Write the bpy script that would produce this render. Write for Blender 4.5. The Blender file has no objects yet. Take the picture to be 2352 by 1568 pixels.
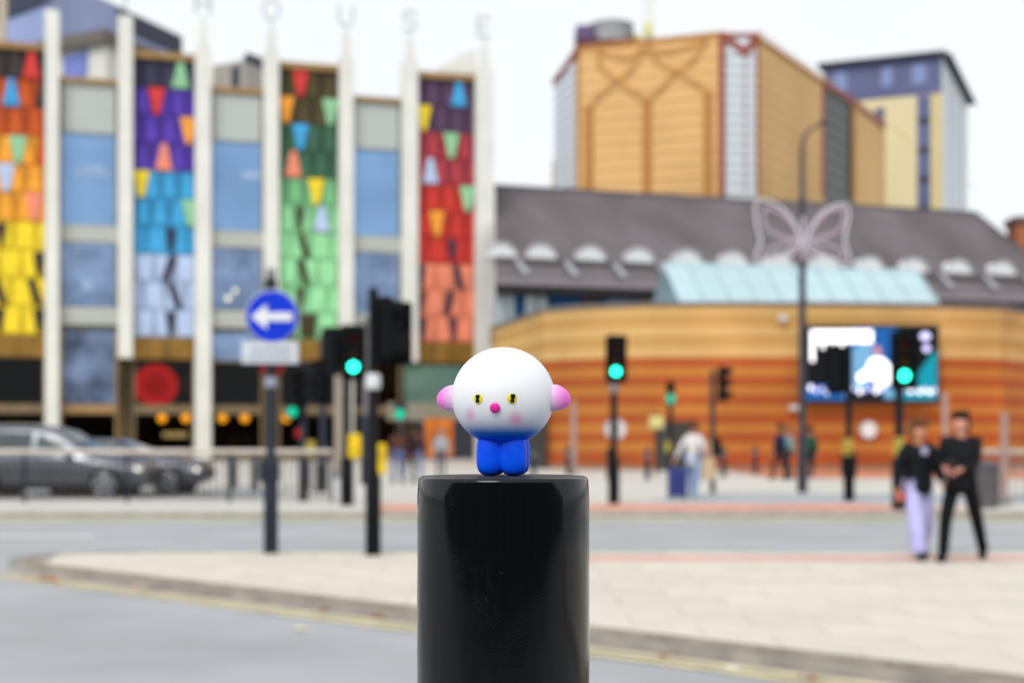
import bpy, bmesh, math, random
from mathutils import Vector, Matrix
R = math.radians
rnd = random.Random(7)
sc = bpy.context.scene
C = sc.collection

# ------------------------------------------------------------------ camera, world, sun, exposure
CAM_H = 1.5
cam_d = bpy.data.cameras.new('camera')
cam = bpy.data.objects.new('camera', cam_d); C.objects.link(cam)
cam.location = (0, 0, CAM_H); cam.rotation_euler = (R(90), 0, 0)
cam_d.lens = 50; cam_d.sensor_width = 36; cam_d.shift_y = 0.0918
cam_d.clip_start = 0.05; cam_d.clip_end = 4000
cam_d.dof.use_dof = True; cam_d.dof.focus_distance = 1.345; cam_d.dof.aperture_fstop = 5.0
cam_d.dof.aperture_blades = 0
sc.camera = cam

SUN_EL, SUN_AZ = 42, 203          # high soft sun behind thin cloud, over the photographer's left shoulder
w = bpy.data.worlds.new('World'); sc.world = w; w.use_nodes = True
nt = w.node_tree; nt.nodes.clear()
sky = nt.nodes.new('ShaderNodeTexSky'); sky.sky_type = 'NISHITA'; sky.sun_disc = False
sky.sun_elevation = R(SUN_EL); sky.sun_rotation = R(SUN_AZ)
b1 = nt.nodes.new('ShaderNodeBackground'); b1.inputs[1].default_value = 0.1
nt.links.new(sky.outputs[0], b1.inputs[0])
tcw = nt.nodes.new('ShaderNodeTexCoord'); cn = nt.nodes.new('ShaderNodeTexNoise')
cn.inputs['Scale'].default_value = 1.6; cn.inputs['Detail'].default_value = 4
cr = nt.nodes.new('ShaderNodeValToRGB')
cr.color_ramp.elements[0].position = .3; cr.color_ramp.elements[0].color = (.90, .955, 1.0, 1)
cr.color_ramp.elements[1].position = .7; cr.color_ramp.elements[1].color = (.97, .99, 1.0, 1)
nt.links.new(tcw.outputs['Generated'], cn.inputs['Vector']); nt.links.new(cn.outputs['Fac'], cr.inputs[0])
b2 = nt.nodes.new('ShaderNodeBackground'); b2.inputs[1].default_value = 0.84
nt.links.new(cr.outputs[0], b2.inputs[0])
mx = nt.nodes.new('ShaderNodeMixShader'); mx.inputs[0].default_value = .93
wo = nt.nodes.new('ShaderNodeOutputWorld')
nt.links.new(b1.outputs[0], mx.inputs[1]); nt.links.new(b2.outputs[0], mx.inputs[2]); nt.links.new(mx.outputs[0], wo.inputs[0])

sun_d = bpy.data.lights.new('sun', 'SUN'); sun_d.energy = 1.5; sun_d.angle = R(25); sun_d.color = (1, .97, .92)
sun = bpy.data.objects.new('sun', sun_d); C.objects.link(sun)
az = R(SUN_AZ)
sdir = Vector((math.sin(az)*math.cos(R(SUN_EL)), math.cos(az)*math.cos(R(SUN_EL)), math.sin(R(SUN_EL))))
sun.rotation_euler = sdir.to_track_quat('Z', 'Y').to_euler(); sun.location = (0, -5, 30)
sc.view_settings.view_transform = 'Standard'; sc.view_settings.look = 'None'
sc.view_settings.gamma = 1; sc.view_settings.use_curve_mapping = False
sc.view_settings.exposure = 0.34
sc.cycles.use_denoising = True
sc.cycles.max_bounces = 6; sc.cycles.transparent_max_bounces = 12
sc.cycles.sample_clamp_indirect = 6
sc.cycles.caustics_reflective = False; sc.cycles.caustics_refractive = False

# ------------------------------------------------------------------ measuring helpers (metres from the photo's perspective)
F = 3267.0
def at(x, y, Y):
    return Vector(((x-1176)/F*Y, Y, CAM_H + (1000-y)/F*Y))
def gd(y, z=0.0):
    return (CAM_H - z)*F/(y-1000)
def gp(x, y, z=0.0):
    d = gd(y, z); return Vector(((x-1176)/F*d, d, z))
KERB = 0.10

# ------------------------------------------------------------------ materials
def lin(c):
    return tuple((v/255/12.92 if v/255 <= .04045 else ((v/255+.055)/1.055)**2.4) for v in c)
MATS = {}
def mat(name, rgb=None, rough=.7, metal=0., var=.12, scale=3., bump=0., bscale=60., spec=.22, emit=None, es=1., coat=0., space='Object', stretch=None, raw=None):
    if name in MATS: return MATS[name]
    m = bpy.data.materials.new(name); m.use_nodes = True; n = m.node_tree.nodes; l = m.node_tree.links
    p = n['Principled BSDF']
    col = raw if raw else lin(rgb)
    p.inputs['Roughness'].default_value = rough; p.inputs['Metallic'].default_value = metal
    p.inputs['Specular IOR Level'].default_value = spec; p.inputs['Coat Weight'].default_value = coat
    p.inputs['Base Color'].default_value = (*col, 1)
    tc = n.new('ShaderNodeTexCoord'); src = tc.outputs[space]
    if stretch:
        mp = n.new('ShaderNodeMapping'); mp.inputs['Scale'].default_value = stretch; l.new(src, mp.inputs[0]); src = mp.outputs[0]
    if var > 0:
        t = n.new('ShaderNodeTexNoise'); t.inputs['Scale'].default_value = scale; t.inputs['Detail'].default_value = 5
        l.new(src, t.inputs['Vector'])
        r = n.new('ShaderNodeValToRGB')
        r.color_ramp.elements[0].position = .3; r.color_ramp.elements[1].position = .7
        r.color_ramp.elements[0].color = (*[c*(1-var) for c in col], 1)
        r.color_ramp.elements[1].color = (*[min(1, c*(1+var)) for c in col], 1)
        l.new(t.outputs['Fac'], r.inputs[0]); l.new(r.outputs[0], p.inputs['Base Color'])
    if bump > 0:
        t2 = n.new('ShaderNodeTexNoise'); t2.inputs['Scale'].default_value = bscale; t2.inputs['Detail'].default_value = 4
        l.new(src, t2.inputs['Vector'])
        b = n.new('ShaderNodeBump'); b.inputs['Strength'].default_value = bump; b.inputs['Distance'].default_value = .01
        l.new(t2.outputs['Fac'], b.inputs['Height']); l.new(b.outputs[0], p.inputs['Normal'])
    if emit:
        p.inputs['Emission Color'].default_value = (*lin(emit), 1); p.inputs['Emission Strength'].default_value = es
    MATS[name] = m; return m
def clear_glass(name, tint, gloss=.1, rough=.03):
    if name in MATS: return MATS[name]
    m = bpy.data.materials.new(name); m.use_nodes = True; n = m.node_tree.nodes; l = m.node_tree.links
    n.clear(); o = n.new('ShaderNodeOutputMaterial'); t = n.new('ShaderNodeBsdfTransparent'); g = n.new('ShaderNodeBsdfGlossy')
    t.inputs[0].default_value = (*tint, 1); g.inputs['Roughness'].default_value = rough; g.inputs[0].default_value = (.9, .95, 1, 1)
    lw = n.new('ShaderNodeFresnel'); lw.inputs[0].default_value = 1.5
    ad = n.new('ShaderNodeMath'); ad.operation = 'ADD'; ad.inputs[1].default_value = gloss - .04
    mxs = n.new('ShaderNodeMixShader'); l.new(lw.outputs[0], ad.inputs[0]); l.new(ad.outputs[0], mxs.inputs[0])
    l.new(t.outputs[0], mxs.inputs[1]); l.new(g.outputs[0], mxs.inputs[2]); l.new(mxs.outputs[0], o.inputs[0])
    MATS[name] = m; return m

# ------------------------------------------------------------------ object helpers
def link(o, parent=None):
    C.objects.link(o)
    if parent is not None: o.parent = parent
    return o
def tag(o, label=None, cat=None, group=None, kind=None):
    if label: o['label'] = label
    if cat: o['category'] = cat
    if group: o['group'] = group
    if kind: o['kind'] = kind
    return o
def empty(name, loc=(0, 0, 0), rz=0., label=None, cat=None, group=None):
    o = bpy.data.objects.new(name, None); o.location = loc; o.rotation_euler = (0, 0, rz); link(o)
    o.empty_display_size = .1
    return tag(o, label, cat, group)
def kids(o): return [c for c in C.objects if c.parent == o]
def copy_tree(o, parent=None, **kw):
    c = o.copy(); link(c)
    if parent is not None: c.parent = parent
    for ch in kids(o): copy_tree(ch, c)
    return c

class MB:
    def __init__(s): s.v = []; s.f = []; s.mi = []; s.cur = 0; s.sm = []; s.smooth = False
    def add(s, vs, fs):
        b = len(s.v); s.v += [tuple(v) for v in vs]
        for f in fs: s.f.append([b+i for i in f]); s.mi.append(s.cur); s.sm.append(s.smooth)
        return s
    def box(s, x0, x1, y0, y1, z0, z1):
        v = [(x0,y0,z0),(x1,y0,z0),(x1,y1,z0),(x0,y1,z0),(x0,y0,z1),(x1,y0,z1),(x1,y1,z1),(x0,y1,z1)]
        return s.add(v, [(0,3,2,1),(4,5,6,7),(0,1,5,4),(1,2,6,5),(2,3,7,6),(3,0,4,7)])
    def rbox(s, x0, x1, y0, y1, z0, z1, b=.02):
        # box with the four long edges and rims chamfered
        def ring(z, i):
            return [(x0+i+b,y0+i,z),(x1-i-b,y0+i,z),(x1-i,y0+i+b,z),(x1-i,y1-i-b,z),(x1-i-b,y1-i,z),(x0+i+b,y1-i,z),(x0+i,y1-i-b,z),(x0+i,y0+i+b,z)]
        vs = ring(z0, b*.7)+ring(z0+b, 0)+ring(z1-b, 0)+ring(z1, b*.7)
        fs = [tuple(reversed(range(8))), tuple(range(24, 32))]
        for k in range(3):
            for i in range(8):
                j = (i+1) % 8; fs.append((k*8+i, k*8+j, k*8+8+j, k*8+8+i))
        return s.add(vs, fs)
    def lathe(s, prof, n=20, c=(0, 0, 0), axis='z', caps=True):
        vs = []
        for r, h in prof:
            for i in range(n):
                a = 2*math.pi*i/n; p = (r*math.cos(a), r*math.sin(a), h)
                if axis == 'x': p = (h, r*math.cos(a), r*math.sin(a))
                if axis == 'y': p = (r*math.cos(a), -h, r*math.sin(a))
                vs.append((p[0]+c[0], p[1]+c[1], p[2]+c[2]))
        fs = []
        for k in range(len(prof)-1):
            for i in range(n):
                j = (i+1) % n; fs.append((k*n+i, k*n+j, (k+1)*n+j, (k+1)*n+i))
        if caps: fs += [tuple(reversed(range(n))), tuple(range((len(prof)-1)*n, len(prof)*n))]
        return s.add(vs, fs)
    def cyl(s, c, r, h, n=16, axis='z'):
        return s.lathe([(r, 0), (r, h)], n, c, axis)
    def tube(s, pts, r, n=8, closed=False):
        pts = [Vector(p) for p in pts]; m = len(pts); vs = []; up = None
        for k, p in enumerate(pts):
            if closed: t = pts[(k+1) % m]-pts[k-1]
            else: t = pts[min(k+1, m-1)]-pts[max(k-1, 0)]
            t.normalize()
            if up is None: up = Vector((0, 0, 1)) if abs(t.z) < .9 else Vector((0, 1, 0))
            a = t.cross(up).normalized(); b = a.cross(t).normalized(); up = b
            rr = r[k] if isinstance(r, (list, tuple)) else r
            for i in range(n):
                an = 2*math.pi*i/n; vs.append(p+a*rr*math.cos(an)+b*rr*math.sin(an))
        fs = []
        for k in range(m if closed else m-1):
            for i in range(n):
                j = (i+1) % n; q = ((k+1) % m)*n
                fs.append((k*n+i, q+i, q+j, k*n+j))
        if not closed: fs += [tuple(range(n)), tuple(reversed(range((m-1)*n, m*n)))]
        return s.add(vs, fs)
    def prism(s, poly, y0, y1):
        # poly in (x,z), extruded along y; front (y0) faces -y
        n = len(poly); vs = [(x, y0, z) for x, z in poly]+[(x, y1, z) for x, z in poly]
        fs = [tuple(range(n)), tuple(reversed(range(n, 2*n)))]
        for i in range(n):
            j = (i+1) % n; fs.append((j, i, i+n, j+n))
        return s.add(vs, fs)
    def plan(s, poly, z0, z1):
        n = len(poly); vs = [(x, y, z0) for x, y in poly]+[(x, y, z1) for x, y in poly]
        fs = [tuple(reversed(range(n))), tuple(range(n, 2*n))]
        for i in range(n):
            j = (i+1) % n; fs.append((i, j, j+n, i+n))
        return s.add(vs, fs)
    def quad(s, a, b, c, d): return s.add([a, b, c, d], [(0, 1, 2, 3)])
    def mesh(s, name, mats):
        me = bpy.data.meshes.new(name); me.from_pydata(s.v, [], s.f)
        if not isinstance(mats, (list, tuple)): mats = [mats]
        for m in mats: me.materials.append(m)
        me.polygons.foreach_set('material_index', s.mi)
        me.polygons.foreach_set('use_smooth', s.sm)
        bm = bmesh.new(); bm.from_mesh(me); bmesh.ops.recalc_face_normals(bm, faces=bm.faces); bm.to_mesh(me); bm.free()
        me.update(); return me
    def build(s, name, mats, parent=None, label=None, smooth=None, bevel=0, kind=None):
        if smooth: s.sm = [True]*len(s.f)
        o = bpy.data.objects.new(name, s.mesh(name, mats)); link(o, parent)
        if smooth:
            try: o.data.set_sharp_from_angle(angle=R(40))
            except Exception: pass
        if bevel:
            b = o.modifiers.new('bevel', 'BEVEL'); b.width = bevel; b.segments = 2; b.limit_method = 'ANGLE'; b.angle_limit = R(40)
        if label: o['label'] = label
        if kind: o['kind'] = kind
        return o

class Face:
    """A vertical wall plane fixed by two plan points; u runs to the right, w goes into the building."""
    def __init__(s, A, B):
        s.A = Vector((A[0], A[1], 0)); s.B = Vector((B[0], B[1], 0))
        s.u = (s.B-s.A).normalized(); s.w = Vector((-s.u.y, s.u.x, 0)); s.L = (s.B-s.A).length
        s.rz = math.atan2(s.u.y, s.u.x)
    @classmethod
    def px(cls, x0, d0, x1, d1):
        return cls(((x0-1176)/F*d0, d0), ((x1-1176)/F*d1, d1))
    def hit(s, x, off=0.):
        d = Vector(((x-1176)/F, 1, 0)); A = s.A+s.w*off
        t = A.dot(s.w)/d.dot(s.w); p = d*t
        return (p-s.A).dot(s.u), t
    def uz(s, x, y, off=0.):
        u, d = s.hit(x, off); return u, CAM_H+(1000-y)/F*d
    def root(s, name, **kw): return empty(name, (s.A.x, s.A.y, 0), s.rz, **kw)
    def W(s, u, w_, z): p = s.A+s.u*u+s.w*w_; return Vector((p.x, p.y, z))
# ------------------------------------------------------------------ ground, roads, pavements
m_asph = mat('asphalt', raw=(.36, .37, .385), rough=.62, spec=.4, var=.15, scale=.45, bump=.25, bscale=90)
m_asph2 = mat('asphalt_far', raw=(.33, .34, .355), rough=.62, spec=.4, var=.06, scale=.4)
m_pave = mat('paving_ground', raw=(.52, .51, .48), rough=.75, var=.06, scale=.5)
m_kerb = mat('kerb_granite', raw=(.27, .225, .185), rough=.8, var=.3, scale=4); m_kerb2 = mat('kerb_pale', raw=(.42, .39, .35), rough=.8, var=.15, scale=4)
m_slab = [mat('slab_%s' % k, raw=tuple(c*f for c in (.63, .575, .50)), rough=.75, var=.05, scale=2.5, bump=.2) for k, f in (('pale', 1.03), ('mid', .985), ('warm', .95), ('cool', 1.0))]
m_white = mat('road_white_paint', raw=(.7, .72, .72), rough=.6, var=.1, scale=5)
m_yel = mat('road_yellow_paint', raw=(.66, .56, .30), rough=.65, var=.25, scale=3)
m_red = mat('red_tactile', raw=(.62, .29, .22), rough=.8, var=.15, scale=1.5)
m_red2 = mat('pink_tactile', raw=(.62, .34, .27), rough=.8, var=.15, scale=1.5)
m_gut = mat('gutter_dirt', raw=(.36, .3, .24), rough=.85, var=.4, scale=3)

g = MB(); g.add([(-900, -300, -.012), (900, -300, -.012), (900, 1500, -.012), (-900, 1500, -.012)], [(0, 1, 2, 3)])
g.build('ground', mat('city_ground', raw=(.26, .27, .27), rough=.85, var=.1, scale=.05), kind='structure')
def sheet(name, poly, z, m, **kw):
    b = MB(); b.add([(x, y, z) for x, y in poly], [tuple(range(len(poly)))]); return b.build(name, m, kind='structure')
# near road and the road behind the island are one carriageway sheet
sheet('road', [(-60, -40), (60, -40), (60, 26.3), (-60, 26.3)], 0, m_asph)
# kerb line of the triangular island
k0 = Vector((-5.46, 15.7)); kd = Vector((1, -.892)).normalized(); kn = Vector((-kd.y, kd.x))
YB = 17.3
def kpt(t, n): p = k0+kd*t+kn*n; return (p.x, p.y)
def band(t0, t1, n0, n1): return [kpt(t0, n0), kpt(t1, n0), kpt(t1, n1), kpt(t0, n1)]
sheet('gutter', band(.2, 22, -.09, 0.0), .004, m_gut)
tag(MB().add([(*p, .008) for p in band(.2, 22, -.30, -.20)], [(0, 1, 2, 3)]).build('yellow_line', m_yel, kind='structure'))
MB().add([(*p, .008) for p in band(.2, 22, -.50, -.40)], [(0, 1, 2, 3)]).build('yellow_line', m_yel, kind='structure')
# double yellow lines at the far side of the second road
for y0 in (24.95, 25.6):
    MB().add([(-40, y0, .006), (60, y0, .006), (60, y0+.3, .006), (-40, y0+.3, .006)], [(0, 1, 2, 3)]).build('yellow_line', m_yel, kind='structure')
for x0 in (-17.5, -28):
    MB().add([(x0, 20.95, .006), (x0+(11.3 if x0 > -20 else 6), 20.95, .006), (x0+(11.3 if x0 > -20 else 6), 21.3, .006), (x0, 21.3, .006)], [(0, 1, 2, 3)]).build('lane_line', m_white, kind='structure')

# island: base + kerb stones + slabs
tipc = Vector((-4.75, 16.55))
tip = [(-5.46, 15.7), (-5.72, 16.15), (-5.62, 16.6), (-5.2, 17.0), (-4.4, 17.25)]
def_poly = [kpt(.0, .0)] + [kpt(24, 0), (24, YB), (-4.4, YB-.02)] + tip[:0:-1][1:]
ib = MB(); ib.plan(def_poly, 0.0, KERB-.03)
island = ib.build('traffic_island', mat('joint_sand', raw=(.36, .34, .31), rough=.9, var=.2), kind='structure')
kb = MB(); kb.rbox(0.004, .911, 0.002, .15, 0.006, KERB, .012); kmesh = kb.mesh('kerb_stone', m_kerb)
for i in range(24):
    o = bpy.data.objects.new('kerb_stone', kmesh); link(o, island)
    p = kpt(.35+i*.915, 0); o.location = (p[0], p[1], rnd.uniform(-.003, .003)); o.rotation_euler = (0, 0, math.atan2(kd.y, kd.x))
tips = [kpt(.35, 0)] + tip[1:] + [(-3.5, YB)]
for a, b in zip(tips[:-1], tips[1:]):
    a = Vector(a); b = Vector(b); L = (b-a).length; dd = (b-a)/L; ang = math.atan2(dd.y, dd.x)
    q = MB(); q.rbox(0.004, L-.004, -.15, 0, 0.006, KERB, .012); o = q.build('kerb_stone', m_kerb, island); o.location = (a.x, a.y, 0); o.rotation_euler = (0, 0, ang)
x = -3.5
while x < 23:
    o = bpy.data.objects.new('kerb_stone', kmesh); link(o, island); o.location = (x+.915, YB, 0); o.rotation_euler = (0, 0, math.pi); x += .915
def clip(poly, n, c):                      # keep n.p >= c
    out = []
    for i, p in enumerate(poly):
        q = poly[(i+1) % len(poly)]; a = n[0]*p[0]+n[1]*p[1]-c; b = n[0]*q[0]+n[1]*q[1]-c
        if a >= 0: out.append(p)
        if a*b < 0: t = a/(a-b); out.append((p[0]+t*(q[0]-p[0]), p[1]+t*(q[1]-p[1])))
    return out
full = MB().box(0.004, .896, .004, .596, .03, KERB).mesh('paving_slab', m_slab[0])
rest = MB(); nslab = 0
kc = kn.x*k0.x+kn.y*k0.y
for r in range(0, 26):
    y0 = YB-.15-.6*(r+1)
    for c in range(-9, 26):
        x0 = c*.9+(.45 if r % 2 else 0)
        if y0 < 15.9 and False: pass
        poly = [(x0+.004, y0+.004), (x0+.896, y0+.004), (x0+.896, y0+.596), (x0+.004, y0+.596)]
        cl = clip(poly, kn, kc+.158)
        cl = clip(cl, (1, .2), -5.3+.2*16.5) if len(cl) > 2 else cl
        if len(cl) < 3: continue
        area = abs(sum(cl[i][0]*cl[(i+1) % len(cl)][1]-cl[(i+1) % len(cl)][0]*cl[i][1] for i in range(len(cl))))/2
        if area < .03: continue
        cy = y0+.3; cx = x0+.45
        seen = cy > 8.6 and abs(cx) < cy*.36+1
        mm = m_slab[rnd.choice((0, 0, 1, 1, 2, 3))]
        if r == 1 and cx > .2: mm = m_red2
        if seen and nslab < 296:
            nslab += 1
            if abs(area-.892*.592) < .003:
                o = bpy.data.objects.new('paving_slab', full); link(o, island); o.location = (x0, y0, rnd.uniform(-.002, .002))
                o.material_slots[0].link = 'OBJECT'; o.material_slots[0].material = mm
            else:
                MB().plan(cl, .03, KERB).build('paving_slab', mm, island)
        elif cy > -2:
            rest.plan(cl, .03, KERB)
if rest.v: rest.build('distant_paving', m_slab[1], island, kind='stuff')
# pavement beyond the second road, up to the buildings
FY = 26.3
m_pl = mat('plaza_paving', raw=(.60, .57, .515), rough=.75, var=.05, scale=.35)
n_ = m_pl.node_tree.nodes; l_ = m_pl.node_tree.links
bt = n_.new('ShaderNodeTexBrick'); bt.inputs['Scale'].default_value = 1.0; bt.inputs['Brick Width'].default_value = .9; bt.inputs['Row Height'].default_value = .6
bt.inputs['Mortar Size'].default_value = .008; bt.inputs['Color1'].default_value = (1, 1, 1, 1); bt.inputs['Color2'].default_value = (.92, .92, .92, 1); bt.inputs['Mortar'].default_value = (.6, .6, .6, 1)
tc_ = n_.new('ShaderNodeTexCoord'); l_.new(tc_.outputs['Object'], bt.inputs['Vector'])
mu_ = n_.new('ShaderNodeMixRGB'); mu_.blend_type = 'MULTIPLY'; mu_.inputs[0].default_value = 1
pb_ = n_['Principled BSDF']; src_ = pb_.inputs['Base Color'].links[0].from_socket
l_.new(src_, mu_.inputs[1]); l_.new(bt.outputs[0], mu_.inputs[2]); l_.new(mu_.outputs[0], pb_.inputs['Base Color'])
pl = MB().box(-60, 60, FY+.15, 31.2, .0, KERB).box(-5.6, 60, 31.2, 92, .0, KERB).box(-60, -5.6, 39.5, 92, 0, KERB)
plaza = pl.build('pavement', m_pl, kind='structure')
kmesh2 = kmesh.copy(); kmesh2.materials[0] = m_kerb2
x = -30.
while x < 31:
    o = bpy.data.objects.new('kerb_stone', kmesh2); link(o, plaza); o.location = (x, FY, 0); x += .915
sheet('side_road', [(-60, 31.2), (-5.6, 31.2), (-5.6, 39.5), (-60, 39.5)], .003, m_asph2)
sheet('crossing_paving', [(-2.7, 26.47), (8.6, 26.47), (7.4, 29.1), (-2.7, 29.1)], KERB+.004, m_red)
sheet('cycle_path', [(2.8, 29.9), (30, 29.9), (30, 34.2), (4.3, 34.2)], KERB+.004, mat('cycle_path_surface', raw=(.36, .39, .42), rough=.7, var=.08))
sheet('brick_apron', [(8.5, 46.5), (60, 45), (60, 58), (8.5, 58)], KERB+.004, mat('red_brick_paving', raw=(.55, .22, .12), rough=.8, var=.15))

# ------------------------------------------------------------------ the theatre with coloured tile bays
TH = Face.px(0, 78.4, 1176, 86.4)
theatre = TH.root('theatre_building', label='theatre with tall white fins, coloured tile bays and blue glass bays', cat='building')
m_fin = mat('fin_white', raw=(.76, .755, .70), rough=.55, var=.06, scale=.5)
m_cop = mat('bronze_coping', raw=(.36, .22, .09), rough=.45, metal=.2, var=.15, scale=1.2)
m_brz = mat('bronze_fascia', raw=(.26, .14, .025), rough=.45, metal=.1, var=.35, scale=1.5, stretch=(1, 1, .2))
m_frame = mat('bronze_frame', raw=(.22, .16, .09), rough=.45, metal=.3, var=.15)
m_pan = mat('pale_panel', raw=(.47, .505, .485), rough=.6, var=.05, scale=.4)
m_spn = mat('spandrel_panel', raw=(.46, .48, .44), rough=.6, var=.06, scale=.6)
m_bg = mat('blue_glass', raw=(.22, .37, .61), rough=.08, metal=.6, var=.14, scale=.28, bump=.04, bscale=1.5)
m_bg2 = mat('blue_glass_low', raw=(.20, .28, .44), rough=.08, metal=.6, var=.4, scale=.5, bump=.04, bscale=1.5)
m_bg3 = mat('grey_blue_glass', raw=(.13, .17, .27), rough=.1, metal=.45, var=.75, scale=.5)
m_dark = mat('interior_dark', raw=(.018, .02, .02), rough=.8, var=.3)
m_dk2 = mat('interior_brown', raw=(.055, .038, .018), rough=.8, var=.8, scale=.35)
m_dg = mat('dark_glass', raw=(.02, .025, .028), rough=.08, var=.3, scale=.7, spec=.6)
m_cg = clear_glass('shop_glass', (.55, .56, .52), .012)
fins = [(103, 137), (270, 306), (448, 485), (606, 641), (779, 812), (924, 960), (1093, 1133)]
fin_top = [30, 45, 60, 70, 82, 95, 105]
FT = 25.0
MT, GT, LZ = 23.2, 21.5, 5.85
fu = []
for i, (a, b) in enumerate(fins):
    ua, ub = TH.hit(a, -.35)[0], TH.hit(b, -.35)[0]; fu.append((ua, ub))
fu = [(fu[0][0]-4.35*2-.8, fu[0][0]-4.35*2), (fu[0][0]-4.35-.0-.0, fu[0][0]-4.35+.8)] + fu
# body mass behind
U0, U1 = fu[0][0]-.5, fu[-1][1]
b = MB()
b.box(U0, U1, 7.6, 26, 0, 22.6)
for zf in (7.35, 12.5, 17.8): b.box(U0, U1-.02, .8, 7.6, zf, zf+.35)
b.box(U1-.22, U1-.02, .25, 7.59, 0, 21)
b.build('wall', mat('theatre_render', raw=(.5, .5, .47), var=.06), theatre)
MB().box(U0, U1-.3, .2, 7.59, 21.2, 21.45).build('roof', mat('roof_membrane', raw=(.3, .3, .3)), theatre)
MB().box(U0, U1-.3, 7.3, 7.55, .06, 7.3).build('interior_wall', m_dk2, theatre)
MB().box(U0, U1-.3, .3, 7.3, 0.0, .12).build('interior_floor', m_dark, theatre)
for i, (a, c) in enumerate(fu):
    lowfin = (i % 2 == 1)
    k = i-2
    z0 = LZ if lowfin else 0
    q = MB()
    if k in (0, 1, -1, -2):
        q.box(a+.02, c-.02, -.62, .3, z0, FT)
    else:
        zt = MT+.4
        q.box(a, c, -.5, .3, z0, zt)
        mid = (a+c)/2; q.prism([(mid-.26, zt), (mid+.26, zt), (mid+.2, FT), (mid-.2, FT)], -.5, .0)
    q.build('fin', m_fin, theatre, bevel=.04)
# sloping parapet wing behind the last fin
a = fu[-1][0]; MB().prism([(a-2.6, MT+.05), (a+.2, MT+.05), (a+.2, 24.9), (a-.4, 24.7), (a-1.3, 24.1)], .35, .6).build('parapet_wing', m_fin, theatre)
# rooftop letters H O U S E (plus the two beyond the frame)
m_let = mat('letter_steel', raw=(.22, .25, .26), rough=.4, metal=.4)
def letter(ch):
    h, w2 = 1.15, .40
    if ch == 'H': return [[(-w2, 0), (-w2, h)], [(w2, 0), (w2, h)], [(-w2, h/2), (w2, h/2)]]
    if ch == 'O': return [[(w2*1.1*math.cos(t), h/2+h/2*math.sin(t)) for t in [2*math.pi*k/16 for k in range(17)]]]
    if ch == 'U': return [[(-w2, h), (-w2, .3), (-w2*.6, .06), (0, 0), (w2*.6, .06), (w2, .3), (w2, h)]]
    if ch == 'S': return [[(w2, h*.85), (w2*.4, h), (-w2*.5, h), (-w2, h*.8), (-w2*.7, h*.58), (w2*.7, h*.44), (w2, h*.22), (w2*.5, 0), (-w2*.5, 0), (-w2, h*.14)]]
    if ch == 'E': return [[(w2, h), (-w2, h), (-w2, 0), (w2, 0)], [(-w2, h/2), (w2*.7, h/2)]]
    if ch == 'Y': return [[(-w2, h), (0, h*.5), (w2, h)], [(0, h*.5), (0, 0)]]
    return [[(-w2, 0), (0, h), (w2, 0)], [(-w2*.6, h*.35), (w2*.6, h*.35)]]
for (a, c), ch in zip(fu[2:], 'AYHOUSE'):
    q = MB(); mid = (a+c)/2
    for st in letter(ch):
        for p1, p2 in zip(st[:-1], st[1:]):
            q.tube([(mid+p1[0], -.25, FT+.5+p1[1]), (mid+p2[0], -.25, FT+.5+p2[1])], .045, 6)
    q.tube([(mid, -.25, FT), (mid, -.25, FT+.5)], .03, 6)
    q.build('roof_letter', m_let, theatre)

# coloured tiles
NV = (62, 60, 84); PU = (92, 66, 178); SK = (70, 168, 222); LV = (186, 205, 238)
GR = (150, 206, 160); RD = (214, 64, 60); OR = (248, 166, 62); SA = (244, 146, 120); YE = (250, 218, 50)
DB = (66, 56, 58); RU = (206, 92, 40); AM = (252, 172, 60); BL = (66, 160, 220)
OL = (84, 74, 48); DG = (66, 108, 84); MG = (124, 192, 136); LG = (158, 228, 168)
DP = (92, 68, 96); CR = (180, 66, 76); RE = (212, 62, 52); SM = (252, 148, 116)
BAYS = {
 0: dict(rows=[DB, RU, RU, AM, AM, AM, YE, YE, YE, YE], dark=DB,
    acc={(0, .80): RD, (1, .50): BL, (3, .60): GR, (4, .42): LV, (5, .84): SA}, par=[(7, .12, 0), (6, .35, 0), (7, .9, 0), (8, .33, .3), (8, .85, .3), (9, .33, 0), (9, .9, 0)], edge={1: DB, 2: RU, 3: RU, 4: AM, 5: OR}),
 2: dict(rows=[NV, PU, PU, PU, SK, SK, SK, LV, LV, LV], dark=NV,
    acc={(0, .77): GR, (1, .38): RD, (2, .9): OR, (3, .5): SA, (4, .13): YE, (5, .93): GR}, par=[(6, .62, 0), (7, .58, -.3), (8, .68, .3), (9, .6, 0)]),
 4: dict(rows=[OL, OL, DG, DG, MG, LG, LG, LG, LG, LG], dark=OL,
    acc={(0, .37): RD, (1, .13): OR, (1, .87): GR, (2, .37): SK, (3, .25): SA, (4, .63): YE, (5, .73): LV}, par=[(5, .36, 0), (6, .42, .25), (7, .42, .25), (8, .36, 0)], low=True),
 6: dict(rows=[DP, DP, CR, CR, RE, RE, RE, SM, SM, SM], dark=DP,
    acc={(0, .73): SK, (1, .12): YE, (2, .6): GR, (3, .24): LV, (4, .88): GR, (5, .35): OR}, par=[(6, .62, 0), (7, .08, 0), (7, .72, .25), (8, .06, .0), (8, .55, -.25), (9, .1, 0), (9, .62, 0)]),
}
def tmat(rgb, k=0):
    nm = 'tile_%d_%d_%d_%d' % (*rgb, k)
    f = (.95, .62, .95)[k]
    return mat(nm, raw=tuple(min(.9, c*f) for c in lin(rgb)), rough=.5, var=.1, scale=1.1, space='Object')
tile_shapes = {}
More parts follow.
